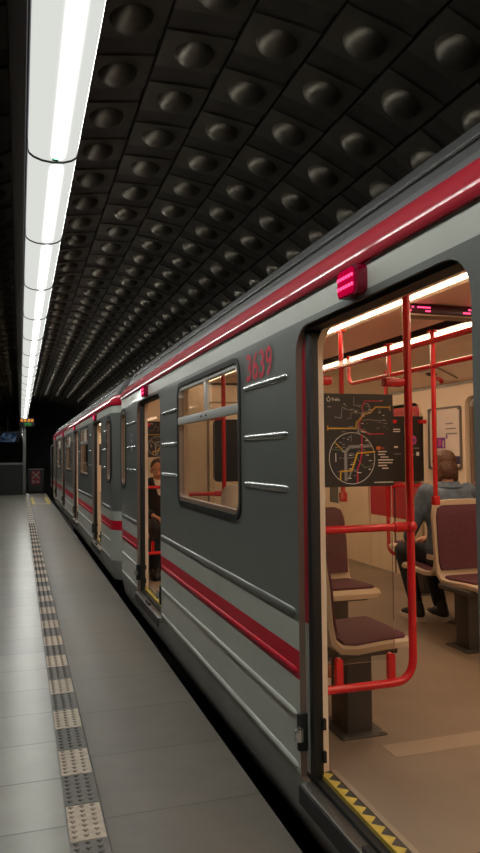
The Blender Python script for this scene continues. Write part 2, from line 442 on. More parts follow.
# vault of ribbed panels with round bosses
CX, CZ, RV = 1.18, 0.92, 3.38
def vp(phi, y, r): return V((CX + r * math.sin(phi), y, CZ + r * math.cos(phi)))
b = MB()
PH0, DPH = -0.225, 0.1474
ph_l, ph_r = PH0 - 6 * DPH, PH0 + 14 * DPH
n = 80
rings = [[vp(ph_l + (ph_r - ph_l) * i / n, yy, RV + 0.06) for i in range(n + 1)] for yy in (YB, YT)]
b.loft(rings, M['vault_back'], closed=False)
SR = 0.68; rows0 = -9
for c in range(-6, 14):
    pa = PH0 + c * DPH; pb = pa + DPH; g = 0.012 / RV
    pc = (pa + pb) / 2
    row = rows0 if pc < 1.2 else 999
    st = [vp(pa + g * 1.2 + (pb - pa - 2.4 * g) * i / 4, yy, RV + 0.010) for yy in (YB, YT) for i in range(5)]
    b.add(st, [(i, i + 1, 6 + i, 5 + i) for i in range(4)], M['vault_band'])
    st = [p + V((0, 0, 0)) for p in (vp(pa + g * 1.2, YB, RV + 0.010), vp(pa + g * 1.2, YT, RV + 0.010), vp(pa + g * 1.2, YT, RV + 0.06), vp(pa + g * 1.2, YB, RV + 0.06), vp(pb - g * 1.2, YB, RV + 0.010), vp(pb - g * 1.2, YT, RV + 0.010), vp(pb - g * 1.2, YT, RV + 0.06), vp(pb - g * 1.2, YB, RV + 0.06))]
    b.add(st, [(0, 1, 2, 3), (4, 5, 6, 7)], M['vault_back'])
    while True:
        yy = 5.05 + row * SR - (SR / 2 if c % 2 else 0)
        if yy > YT - 0.5: break
        # square plate with its boss
        h = 0.225
        q = [vp(pa + g, yy - h, RV), vp(pb - g, yy - h, RV), vp(pb - g, yy + h, RV), vp(pa + g, yy + h, RV)]
        q2 = [vp(pa + g, yy - h, RV + 0.012), vp(pb - g, yy - h, RV + 0.012), vp(pb - g, yy + h, RV + 0.012), vp(pa + g, yy + h, RV + 0.012)]
        b.add(q + q2, [(0, 1, 2, 3), (0, 4, 5, 1), (1, 5, 6, 2), (2, 6, 7, 3), (3, 7, 4, 0)], M['vault'])
        if yy < 33:
            tx = V((math.cos(pc), 0, -math.sin(pc))); nn = V((-math.sin(pc), 0, -math.cos(pc))); cc = vp(pc, yy, RV - 0.001) 
            r0, hh, ns, nr = 0.145, 0.09, 20, 6
            vs = []; fs = []
            for i in range(nr):
                th = (PI / 2) * i / nr
                rr = r0 * math.cos(th); zz = hh * math.sin(th)
                for s in range(ns):
                    a = 2 * PI * s / ns
                    vs.append(cc + tx * (rr * math.cos(a)) + V((0, 1, 0)) * (rr * math.sin(a)) + nn * zz)
            vs.append(cc + nn * hh)
            for i in range(nr - 1):
                for s in range(ns): fs.append((i * ns + s, i * ns + (s + 1) % ns, (i + 1) * ns + (s + 1) % ns, (i + 1) * ns + s))
            for s in range(ns): fs.append(((nr - 1) * ns + s, (nr - 1) * ns + (s + 1) % ns, nr * ns))
            b.add(vs, fs, M['vault'])
        row += 1
b.build('ceiling', kind='structure')
xl = vp(ph_l, 0, RV + 0.06)
b = MB(); b.box((xl.x - 0.15, YB, -1.1), (xl.x, YT, xl.z + 0.02), M['concrete']); b.build('wall_left', kind='structure')
xr = vp(ph_r, 0, RV + 0.06)
b = MB(); b.box((xr.x - 0.0, YB, -1.1), (xr.x + 0.15, YT, xr.z + 0.02), M['concrete']); b.build('wall_right', kind='structure')
b = MB(); b.box((-2.2, YT, -1.3), (4.75, YT + 0.15, 4.5), M['concrete']); b.build('wall_far', kind='structure')
b = MB(); b.box((-2.2, YB - 0.15, -1.3), (4.75, YB, 4.5), M['concrete']); b.build('wall_back', kind='structure')
for xx in (1.62, 3.06):
    b = MB(); b.prism([(xx - 0.07, -1.1), (xx + 0.07, -1.1), (xx + 0.06, -1.08), (xx + 0.012, -1.06), (xx + 0.012, -0.9), (xx + 0.036, -0.88), (xx + 0.036, -0.85), (xx - 0.036, -0.85), (xx - 0.036, -0.88), (xx - 0.012, -0.9), (xx - 0.012, -1.06), (xx - 0.06, -1.08)], 'y', YB, YT, M['steel'])
    b.build('running_rail', kind='structure')

# ------------------------------------------------------------------ ceiling lamps
LX, LP = 0.178, 1.64
b = MB(); b.box((-0.055, YB + 0.3, 3.295), (0.325, 33.9, 3.44), M['lamp_dark'], 0.01); b.box((-0.055, YB + 0.3, 3.20), (0.025, 33.9, 3.296), M['lamp_dark'], 0.01); 
for yy in range(-6, 34, 4): b.box((0.12, yy - 0.03, 3.44), (0.18, yy + 0.03, 4.25), M['lamp_dark'])
b.build('trim_1', kind='structure')
def make_lamp():
    yc0 = 4.15 + LP / 2
    t = thing('ceiling_lamp', 'white tube lamp', 'lamp', (LX, yc0, 3.225), 'row of white tube lamps under the dark beam')
    a, e = yc0 - LP / 2, yc0 + LP / 2
    sec = [(LX - 0.138, 3.285), (LX - 0.137, 3.224), (LX - 0.130, 3.205), (LX - 0.105, 3.186), (LX - 0.06, 3.170), (LX, 3.164), (LX + 0.06, 3.170), (LX + 0.105, 3.186), (LX + 0.130, 3.205), (LX + 0.137, 3.224), (LX + 0.138, 3.285)]
    b = MB(); b.loft([[(x, yy, z) for x, z in sec] for yy in (a + 0.012, e - 0.012)], M['lens'], closed=False); b.build('lens', t)
    b = MB()
    big = [(LX + (x - LX) * 1.03, z - 0.006) for x, z in sec]
    b.prism(big, 'y', e - 0.012, e + 0.006, M['lamp_dark']); b.build('end_band', t, label='dark curved band between two lenses')
    b = MB()
    for sg in (-1, 1):
        b.box((LX + sg * 0.137 - 0.006, a, 3.284), (LX + sg * 0.137 + 0.006, e, 3.300), M['lamp_trim'])
    b.build('side_trim', t)
    return t
lamp0 = make_lamp()
ORD = ['second', 'third', 'fourth', 'fifth', 'sixth', 'seventh', 'eighth', 'ninth', 'tenth', 'eleventh', 'twelfth', 'thirteenth', 'fourteenth', 'fifteenth', 'sixteenth', 'seventeenth', 'eighteenth']
def copy_tree(o, parent=None, skip=()):
    c = o.copy(); COL.objects.link(c)
    if parent: c.parent = parent
    for ch in list(o.children):
        if ch.name.split('.')[0] in skip: continue
        copy_tree(ch, c, skip)
    return c
for k in range(-6, 18):
    o = lamp0 if k == 0 else copy_tree(lamp0)
    o.location = (LX, 4.15 + LP / 2 + k * LP, 3.225)
    if k < -1: o['label'] = 'white tube lamp of the row, before the first one in view'
    elif k == -1: o['label'] = 'nearest and longest white tube lamp, ending at a small green mark'
    elif k == 16: o['label'] = 'last but one white tube lamp, far along the row'
    elif k == 17: o['label'] = 'farthest white tube lamp, just above the orange clock'
    else: o['label'] = '%s white tube lamp from the near end of the row' % ORD[k]
    if k == -1:
        b = MB(); yy = 4.15 - 0.05
        b.box((LX - 0.005, yy - 0.012, 3.155), (LX + 0.03, yy + 0.012, 3.165), M['lamp_green']); b.build('green_mark', o, label='small green mark')

# ------------------------------------------------------------------ metro car
X0, X1 = 1.03, 1.10        # near side: outer skin, inner lining
X3, X2 = 3.67, 3.60        # far side: outer skin, inner lining
FZ = 0.25
CY0, CY1 = -7.63, 7.68
PITCH = 3.91
FS = 0.41                  # the far side's openings sit a little further along
car = thing('metro_car', 'nearest grey and red metro car with its doors open', 'metro car', (2.35, 0.025, -0.85))
ER = 0.22
def inset(y):
    t = min(y - CY0, CY1 - y)
    return 0.0 if t >= ER else ER - math.sqrt(max(0, ER * ER - (ER - max(t, 0)) ** 2))
ends_y = []
for i in range(1, 7):
    t = ER * (1 - math.cos(PI / 2 * i / 6)); ends_y += [CY0 + t, CY1 - t]
def prof_x(z):
    if z < 0.22: return X0 + 0.03 * ((0.22 - z) / 0.20) ** 1.5
    return X0
door_y = [(1.42 + (k - 2) * PITCH, 2.54 + (k - 2) * PITCH) for k in range(4)]   # k = 2 is the near doorway
door_y = [(a, e) for a, e in door_y]
door_y = [(1.42 + j * PITCH, 2.54 + j * PITCH) for j in (-2, -1, 0, 1)]
win_y = [(3.27 + j * PITCH, 4.68 + j * PITCH) for j in (-2, -1, 0)]
slim_y = [(CY1 - 0.53, CY1 - 0.17), (CY0 + 0.17, CY0 + 0.53)]
DZ0, DZ1 = 0.215, 1.94
def door_loop(a, e, z0=DZ0, z1=DZ1, r=0.11): return [(a, z0), (e, z0)] + arc((e - r, z1 - r), r, 0, PI / 2, 6) + arc((a + r, z1 - r), r, PI / 2, PI, 6)
def win_loop(a, e, z0=1.135, z1=1.925, r=0.085, g=0.0): return rrect(a - g, e + g, z0 - g, z1 + g, r + g, 6)
BD = [(0.0, 0.10, M['skirt']), (0.10, 0.225, M['skirt']), (0.225, 0.58, M['body_light']), (0.58, 0.69, M['stripe_red']), (0.69, 0.80, M['body_light']), (0.80, 1.963, M['body_dark']), (1.963, 2.05, M['body_light'])]
for side in (0, 1):
    dy = FS * side
    if side == 0:
        fm = lambda y, z: V((prof_x(z) + inset(y), y, z)); fi = lambda y, z: V((X1, y, z)); xa, xb = X0, X1
    else:
        fm = lambda y, z: V((X3 + X0 - prof_x(z) - inset(y), y, z)); fi = lambda y, z: V((X2, y, z)); xa, xb = X3, X2
    holes = [door_loop(a + dy, e + dy) for a, e in door_y] + [win_loop(a + dy, e + dy) for a, e in win_y]
    if side == 0: holes += [win_loop(a, e, r=0.10) for a, e in slim_y]
    b = MB()
    wall_faces(b, CY0, CY1, BD, holes, fm, ends_y)
    b.build('body_side', car, smooth=25)
    # lining with narrower door openings
    dn = [[(a + dy + 0.02, FZ - 0.02), (e + dy - 0.06, FZ - 0.02)] + arc((e + dy - 0.165, 1.825), 0.105, 0, PI / 2, 6) + arc((a + dy + 0.125, 1.825), 0.105, PI / 2, PI, 6) for a, e in door_y]
    hin = dn + [win_loop(a + dy, e + dy, r=0.085) for a, e in win_y]
    if side == 0: hin += [win_loop(a, e, r=0.10) for a, e in slim_y]
    b = MB()
    wall_faces(b, CY0 + 0.09, CY1 - 0.09, [(FZ - 0.03, 2.06, M['cream'])], hin, fi)
    for h in hin[len(dn):]: jamb_faces(b, h, xa + (0.01 if side == 0 else -0.01), xb, M['cream'])
    th = 0.020 if side == 0 else -0.020
    for h in dn:      # thick cream edge round each doorway
        q = h[1:] + h[:1]
        jamb_faces(b, q, xb - th * 0.4, xb + th, M['cream'], closed=False)
        n_ = len(q)
    b.build('lining', car)
    # jambs of the doorways
    for a, e in door_y:
        b = MB()
        jamb_faces(b, door_loop(a + dy, e + dy), xa, xa + (0.028 if side == 0 else -0.028), M['jamb'])
        b.build('door_jamb', car)

# black rubber edging round the doorways and the pair of sliding leaves, with rollers and sills
def door_set(k, a, e, side):
    s = 1 if side == 0 else -1
    xo = X0 if side == 0 else X3
    def fmap(y, z, d): return V((xo + s * d, y, z))
    # header above the opening
    b = MB()
    b.box((min(xo + s * 0.012, xo + s * 0.066), a, 1.922), (max(xo + s * 0.012, xo + s * 0.066), e, 1.96), M['rubber'])
    b.build('door_header', car)
    for q, (y0, y1, edge) in enumerate(((a - 0.45, a + 0.012, a + 0.012), (e - 0.075, e + 0.45, e - 0.075))):
        if side == 1:      # closed: the leaves meet in the middle
            mid = (a + e) / 2
            y0, y1, edge = ((a - 0.02, mid - 0.012, mid) if q == 0 else (mid + 0.012, e + 0.02, mid))
        b = MB()
        lo, hi = sorted((xo + s * 0.026, xo + s * 0.060))
        if side == 1:
            wl = rrect(y0 + 0.1, y1 - 0.1, 1.15, 1.75, 0.07, 5)
            for xx in (lo, hi):
                wall_faces(b, y0, y1, [(0.235, 0.80, M['cream'] if xx == lo else M['body_light']), (0.80, 1.90, M['leaf_red'])], [wl], lambda y, z, X=xx: V((X, y, z)))
            jamb_faces(b, wl, lo, hi, M['leaf_red'])
        else:
            for zz0, zz1, mt in ((0.235, 0.80, M['body_light']), (0.80, 1.93, M['leaf_red'])):
                b.box((lo, y0, zz0), (hi, y1, zz1), mt)
        leaf = b.build('door_leaf', car, label='dark red sliding door leaf with light grey foot')
        if side == 1:
            b = MB()
            b.add([((lo + hi) / 2, p[0], p[1]) for p in wl], [tuple(range(len(wl)))], M['wglass'])
            b.build('door_pane', leaf)
        b = MB()
        dirn = 1 if q == 0 else -1
        ys = sorted((edge - dirn * 0.03, edge + dirn * 0.012))
        lo2, hi2 = sorted((xo + s * 0.018, xo + s * 0.060))
        b.box((lo2, ys[0], 0.225), (hi2, ys[1], 1.93), M['rubber'], 0.008)
        b.build('rubber_edge', leaf)
        if side == 0:
            # guide roller at the foot of the jamb
            yj = a if q == 0 else e
            d2 = 1 if q == 0 else -1
            b = MB()
            b.box((xo - 0.012, yj - 0.012, 0.315), (xo + 0.03, yj + 0.012, 0.455), M['rubber'], 0.005)
            rl = b.build('roller_bracket', car, label='black bracket with small steel roller')
            b = MB()
            b.cyl((xo - 0.016, yj + d2 * 0.024, 0.385), (0, 0, 1), 0.017, 0.045, M['ridge'], 14)
            b.build('roller', rl)
            b = MB()
            b.box((X1 - 0.018, yj + d2 * 0.10, 0.30), (X1 - 0.006, yj + d2 * 0.083, 0.34), M['black']); b.build('latch', car)
            b = MB(); b.box((X1 - 0.018, yj + d2 * 0.10, 0.42), (X1 - 0.006, yj + d2 * 0.083, 0.46), M['black'])
            b.build('latch', car)
    if side == 0:
        b = MB()
        b.box((1.002, a - 0.03, 0.185), (1.055, e - 0.055, 0.222), M['alu'], 0.006)
        b.box((0.998, a - 0.03, 0.150), (1.006, e - 0.055, 0.214), M['rubber'])
        b.build('door_sill', car, label='worn metal step under the open doorway')
        b = MB(); b.box((1.006, a + 0.42, 0.222), (1.03, a + 0.58, 0.243), M['rubber'], 0.006); b.build('door_stop', car)
        b = MB()
        b.box((1.055, a + 0.0, 0.20), (1.084, e - 0.0, 0.235), M['rubber'])
        y0, y1 = a + 0.015, e - 0.062
        b.box((1.086, y0, 0.20), (1.126, y1, FZ + 0.001), M['pedestal'])
        nz = 16; st = (y1 - y0) / nz
        for i in range(nz):
            b.add([(1.087, y0 + i * st, FZ + 0.0025), (1.087, y0 + (i + 1) * st, FZ + 0.0025), (1.123, y0 + (i + 0.5) * st, FZ + 0.0025)], [(0, 1, 2)], M['yellow'])
        b.box((1.082, y0, 0.235), (1.090, y1, FZ + 0.002), M['yellow'])
        b.box((1.126, y0, FZ), (1.146, y1, FZ + 0.004), M['floor_patch'])
        b.build('threshold', car, label='threshold strip with a row of yellow triangles')
for side in (0, 1):
    for k, (a, e) in enumerate(door_y): door_set(k, a + FS * side, e + FS * side, side)

# windows: black seal, aluminium frame with transom, panes
def window(a, e, side, slim=False):
    xo = X0 if side == 0 else X3; s = 1 if side == 0 else -1
    fmap = lambda y, z, d: V((xo + s * d, y, z))
    r = 0.10 if slim else 0.085
    o1 = win_loop(a, e, r=r, g=0.012); o2 = win_loop(a, e, r=r, g=-0.016); o3 = win_loop(a, e, r=r, g=-0.040)
    b = MB(); ring2d(b, o1, o2, fmap, -0.008, 0.02, M['rubber']); wf = b.build('window_frame', car)
    b = MB(); ring2d(b, o2, o3, fmap, -0.002, 0.03, M['frame'] if not slim else M['jamb'])
    if not slim:
        b.box((xo + s * 0.004 - 0.012, a + 0.02, 1.655), (xo + s * 0.004 + 0.014, e - 0.02, 1.705), M['frame'], 0.004)
        ym = (a + e) / 2 - 0.02
        b.box((xo + s * 0.01 - 0.012, ym - 0.02, 1.70), (xo + s * 0.01 + 0.012, ym + 0.02, 1.90), M['frame'], 0.003)
        for yy in (ym - 0.055, ym + 0.055): b.box((xo + s * 0.004 - 0.016, yy - 0.012, 1.675), (xo + s * 0.004 - 0.01, yy + 0.012, 1.685), M['black'])
    if not slim:
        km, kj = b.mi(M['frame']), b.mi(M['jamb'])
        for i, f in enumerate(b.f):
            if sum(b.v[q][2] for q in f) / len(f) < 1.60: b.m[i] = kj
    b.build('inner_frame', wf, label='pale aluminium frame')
    b = MB(); b.add([fmap(y, z, 0.018) for y, z in o3], [tuple(range(len(o3)))], M['wglass']); b.build('pane', wf)
for a, e in win_y: window(a, e, 0); window(a + FS, e + FS, 1)
for a, e in slim_y: window(a, e, 0, True)

# pressed ridges
def ridge(y0, y1, z, r, mat, name='body_ridge'):
    b = MB()
    L = y1 - y0; ys = [0, r * 0.8, r * 2.5, L - r * 2.5, L - r * 0.8, L]
    n = 10; rings = []
    for i, t in enumerate(ys):
        q = (0.15, 0.75, 1, 1, 0.75, 0.15)[i]
        rings.append([(X0 + 0.004 - math.sin(PI * j / n) * r * 0.8 * q, y0 + t, z + math.cos(PI * j / n) * r * q) for j in range(n + 1)])
    b.loft(rings, mat, closed=False)
    return b.build(name, car)
segs = [(door_y[k][1], door_y[k + 1][0]) for k in range(3)]
for (s0, s1), (w0, w1) in zip(segs, win_y):
    for z in (1.765, 1.53, 1.31):
        ridge(s0 + 0.09, w0 - 0.05, z, 0.015, M['ridge']); ridge(w1 + 0.05, s1 - 0.06, z, 0.015, M['ridge'])
for z in (1.765, 1.53, 1.31):
    ridge(door_y[3][1] + 0.10, slim_y[0][0] - 0.05, z, 0.015, M['ridge']); ridge(slim_y[1][1] + 0.05, door_y[0][0] - 0.10, z, 0.015, M['ridge'])
full = segs + [(door_y[3][1], CY1 - 0.2), (CY0 + 0.2, door_y[0][0])]
for s0, s1 in full:
    ridge(s0 + 0.02, s1 - 0.02, 0.832, 0.018, M['body_dark']); ridge(s0 + 0.015, s1 - 0.02, 0.608, 0.015, M['stripe_red'])
    ridge(s0 + 0.03, s1 - 0.03, 0.44, 0.016, M['body_light']); ridge(s0 + 0.02, s1 - 0.03, 0.245, 0.017, M['body_light'])

# red cornice and roof
cor = [(0.0, 2.048), (-0.010, 2.051), (-0.014, 2.062), (-0.012, 2.082), (-0.004, 2.108), (0.010, 2.136), (0.028, 2.160), (0.050, 2.178)]
gut = [(0.050, 2.178), (0.066, 2.182), (0.070, 2.198), (0.076, 2.215)]
rf = [(0.076, 2.215), (0.100, 2.262), (0.14, 2.325), (0.19, 2.370), (0.26, 2.41), (0.40, 2.45), (0.70, 2.50), (1.0, 2.525), (1.32, 2.53)]
ysr = sorted([CY0, CY1] + ends_y)
def lof(prof, mat, b):
    for sd in (0, 1):
        b.loft([[((X0 + x + inset(yy)) if sd == 0 else (X3 - x - inset(yy)), yy, z) for x, z in prof] for yy in ysr], mat, closed=False)
b = MB(); lof(cor, M['body_red'], b); b.build('cornice', car, label='glossy red cornice along the roof edge')
b = MB(); lof(gut, M['rubber'], b); b.build('gutter', car)
b = MB(); lof(rf, M['roof'], b); b.build('roof', car, smooth=40)
b = MB(); b.tube([(X0 + 0.096, CY0 + 0.3, 2.266), (X0 + 0.096, CY1 - 0.3, 2.266)], 0.006, M['ridge'], 8)
b.build('roof_seam', car)
# end walls with a gangway door
for yy, sg in ((CY1, -1), (CY0, 1)):
    b = MB()
    xs0, xs1 = X0 + ER - 0.01, X3 - ER + 0.01
    pr = [(X0 + ER, 0.015), (X3 - ER, 0.015), (X3 - ER, 2.05), (X3 - 0.30, 2.20), (X3 - 0.37, 2.32), (X3 - 0.50, 2.405), (X3 - 0.95, 2.49), (X3 - 1.3, 2.51), (X0 + 1.3, 2.51), (X0 + 0.95, 2.49), (X0 + 0.50, 2.405), (X0 + 0.37, 2.32), (X0 + 0.30, 2.20), (X0 + ER, 2.05)]
    b.prism(pr, 'y', yy, yy + sg * 0.03, M['body_dark'])
    b.box((1.21, min(yy + sg * 0.06, yy + sg * 0.09), FZ), (3.49, max(yy + sg * 0.06, yy + sg * 0.09), 2.24), M['cream'])
    b.build('end_wall', car)
    b = MB()
    wl = rrect(2.06, 2.62, 1.15, 1.85, 0.06, 5)
    b.box((2.0, yy + sg * 0.09, FZ), (2.68, yy + sg * 0.105, 2.05), M['creamdk'])
    b.prism(rrect(2.02, 2.66, FZ + 0.02, 2.03, 0.05, 5), 'y', yy + sg * 0.10, yy + sg * 0.115, M['cream'])
    ed = b.build('gangway_door', car)
    b = MB(); b.prism(wl, 'y', yy + sg * 0.112, yy + sg * 0.12, M['black']); b.build('door_pane', ed)
# floor, ceiling, lights
b = MB(); b.box((X1 - 0.0, CY0 + 0.06, 0.17), (X2, CY1 - 0.06, FZ), M['floor_in']); 
b.box((X0 + 0.05, CY0 + 0.25, 0.10), (X3 - 0.05, CY1 - 0.25, 0.168), M['black'])
b.build('car_floor', car)
for j in (-2, -1, 0, 1):
    b = MB(); b.box((1.42, 2.50 + j * PITCH, FZ), (3.0, 2.62 + j * PITCH, FZ + 0.0015), M['floor_patch']); b.build('floor_strip', car)
CYa, CYb = CY0 + 0.08, CY1 - 0.08
cs = [(X1, 2.04), (1.16, 2.055), (1.42, 2.10), (1.72, 2.185), (1.88, 2.245), (1.90, 2.268), (1.99, 2.272), (2.03, 2.262), (2.50, 2.262), (2.52, 2.31), (2.62, 2.31), (2.64, 2.262), (2.70, 2.268), (2.81, 2.268), (2.83, 2.245), (3.0, 2.235), (3.32, 2.17), (3.54, 2.075), (X2, 2.055)]
mt = [M['cream']] * 7 + [M['ceil_in'], M['slot'], M['slot'], M['slot'], M['cream']] + [M['cream']] * 6
b = MB()
for i in range(len(cs) - 1):
    (xa, za), (xb, zb) = cs[i], cs[i + 1]
    b.add([(xa, CYa, za), (xb, CYa, zb), (xb, CYb, zb), (xa, CYb, za)], [(0, 1, 2, 3)], mt[i])
b.build('car_ceiling', car, smooth=0)
b = MB(); b.box((X2 - 0.012, CYa, 2.035), (X2, CYb, 2.055), M['alu']); b.box((X1, CYa, 2.035), (X1 + 0.012, CYb, 2.055), M['alu']); b.build('wall_ledge', car)
for xa, xb in ((1.930, 1.964), (2.70, 2.81)):
    for j in range(4):
        y0 = CYa + 0.05 + j * (CYb - CYa - 0.1) / 4; y1 = y0 + (CYb - CYa - 0.1) / 4 - 0.03
        b = MB(); b.box((xa, y0, 2.252), (xb, y1, 2.266), M['strip'], 0.004); b.build('light_strip', car, label='long glowing ceiling light')
# bogies below
for yb in (CY0 + 3.0, CY1 - 3.0):
    b = MB()
    b.box((1.45, yb - 1.3, -0.45), (1.56, yb + 1.3, -0.25), M['black'], 0.02); b.box((3.14, yb - 1.3, -0.45), (3.25, yb + 1.3, -0.25), M['black'], 0.02)
    b.box((1.5, yb - 0.2, -0.4), (3.2, yb + 0.2, 0.11), M['black'], 0.02)
    bg = b.build('bogie', car)
    for yw in (yb - 1.0, yb + 1.0):
        b = MB()
        b.cyl((2.34, yw, -0.46), (1, 0, 0), 0.07, 1.5, M['black'])
        for xx, s in ((1.62, 1), (3.06, -1)):
            b.cyl((xx, yw, -0.46), (1, 0, 0), 0.39, 0.12, M['black'], 28); b.cyl((xx + s * 0.07, yw, -0.46), (1, 0, 0), 0.415, 0.03, M['black'], 28)
        b.build('wheelset', bg)
# red indicator above every doorway on the platform side
for k, (a, e) in enumerate(door_y):
    ym = (a + e) / 2 + 0.04
    b = MB()
    b.prism(rrect(ym - 0.082, ym + 0.062, 1.952, 2.045, 0.022, 4), 'x', X0 - 0.034, X0 + 0.01, M['led_cover'])
    lc = b.build('door_indicator', car, label='glowing red indicator box above the doorway')
    b = MB()
    b.prism(rrect(ym - 0.058, ym + 0.058, 1.958, 2.040, 0.016, 4), 'x', X0 - 0.0365, X0 - 0.031, M['red_glow'])
    b.build('glow_cover', lc)
    b = MB()
    for r_ in (1.984, 2.014):
        for i in range(6): b.ball((X0 - 0.037, ym - 0.05 + i * 0.0195, r_), 0.006, M['red_led'], 8, 6)
    b.build('led', lc)

# number on the nearest car, small white mark by its second door
fside = lambda x, z, d: V((X0 - d, -x, z))
b = MB(); text2d(b, '3639', -3.165, 1.797, 0.125, fside, M['number_red'], 0.0025, 1.03, 0.012); num = b.build('number', car, smooth=0, label='red number 3639')
b = MB(); rect2d(b, -6.80, 1.50, -6.74, 1.66, fside, M['p_white'], 0.002)
rect2d(b, -6.79, 1.60, -6.75, 1.65, fside, M['p_navy'], 0.003); rect2d(b, -6.79, 1.53, -6.75, 1.585, fside, M['p_navy'], 0.003)
b.build('sticker', car, smooth=0, label='small white sticker left of the second doorway')

car2 = copy_tree(car, skip=('number', 'sticker'))
car2.location = (2.35, 0.025 + 15.87, -0.85)
tag(car2, 'second grey and red metro car, farther along the platform', 'metro car')
b = MB(); b.tube(fillet([(1.10, 23.60, 0.45), (0.97, 23.62, 0.50), (0.97, 23.62, 1.80), (1.10, 23.60, 1.85)], 0.06), 0.014, M['ridge'], 8); b.build('grab_rail', car2, label='upright silver grab rail at the far end')
for yy in (23.2,):
    b = MB(); b.box((1.9, 7.55, -0.3), (2.8, 8.35, -0.1), M['black'], 0.03); b.build('coupler', car, label='black coupler')

# ------------------------------------------------------------------ things inside the near car
def partition(y, x0, s, label, name='partition_screen', bend=True):
    """glass draught screen on a red tube frame; x0 = wall, s = direction away from the wall"""
    t = thing(name, label, 'glass screen', (x0, y, FZ), 'glass screens beside the doorways')
    px = x0 + s * 0.414; r = 0.0165
    zt = 2.14 if s > 0 else 2.20
    b = MB(); b.tube(fillet([(px, y, zt), (px, y, 0.535), (x0 + s * 0.004, y, 0.535)], 0.095, 8), r, M['rail'], 14); b.build('pole', t)
    b = MB(); b.tube([(x0 + s * 0.004, y, 1.152), (px, y, 1.152)], 0.015, M['rail'], 12); b.ball((px, y, 1.152), 0.027, M['rail']); b.cyl((px - s * 0.05, y, 1.152), (1, 0, 0), 0.021, 0.05, M['rail'], 12)
    b.build('mid_rail', t)
    gx0, gx1 = sorted((x0 + s * 0.018, x0 + s * 0.345))
    lp = rrect(gx0, gx1, 0.62, 1.83, 0.045, 6)
    b = MB(); b.prism(lp, 'y', y + 0.024, y + 0.030, M['glass']); b.build('glass_panel', t)
    for cxx in (x0 + s * 0.03, x0 + s * 0.355):
        b = MB(); b.box((cxx - 0.045, y - 0.008, 1.722), (cxx + 0.045, y + 0.036, 1.758), M['rail'], 0.008); b.build('clamp', t)
    for cxx in (x0 + s * 0.095, x0 + s * 0.325):
        b = MB(); b.prism([(cxx - 0.014, 0.545), (cxx + 0.014, 0.545), (cxx + 0.014, 0.635)] + arc((cxx, 0.635), 0.014, 0, PI, 6)[1:-1] + [(cxx - 0.014, 0.635)], 'y', y + 0.008, y + 0.034, M['rail']); b.build('clamp', t)
    return t
partition(2.52, X1, 1, 'glass screen with red tube frame beside the nearest doorway, carrying a dark map')
partition(5.24, X1, 1, 'glass screen with red tube frame seen through the car window')
partition(6.56, X1, 1, 'glass screen with red tube frame in the second doorway, in front of the man')
partition(5.68, X2, -1, 'glass screen with red tube frame by the far side door')

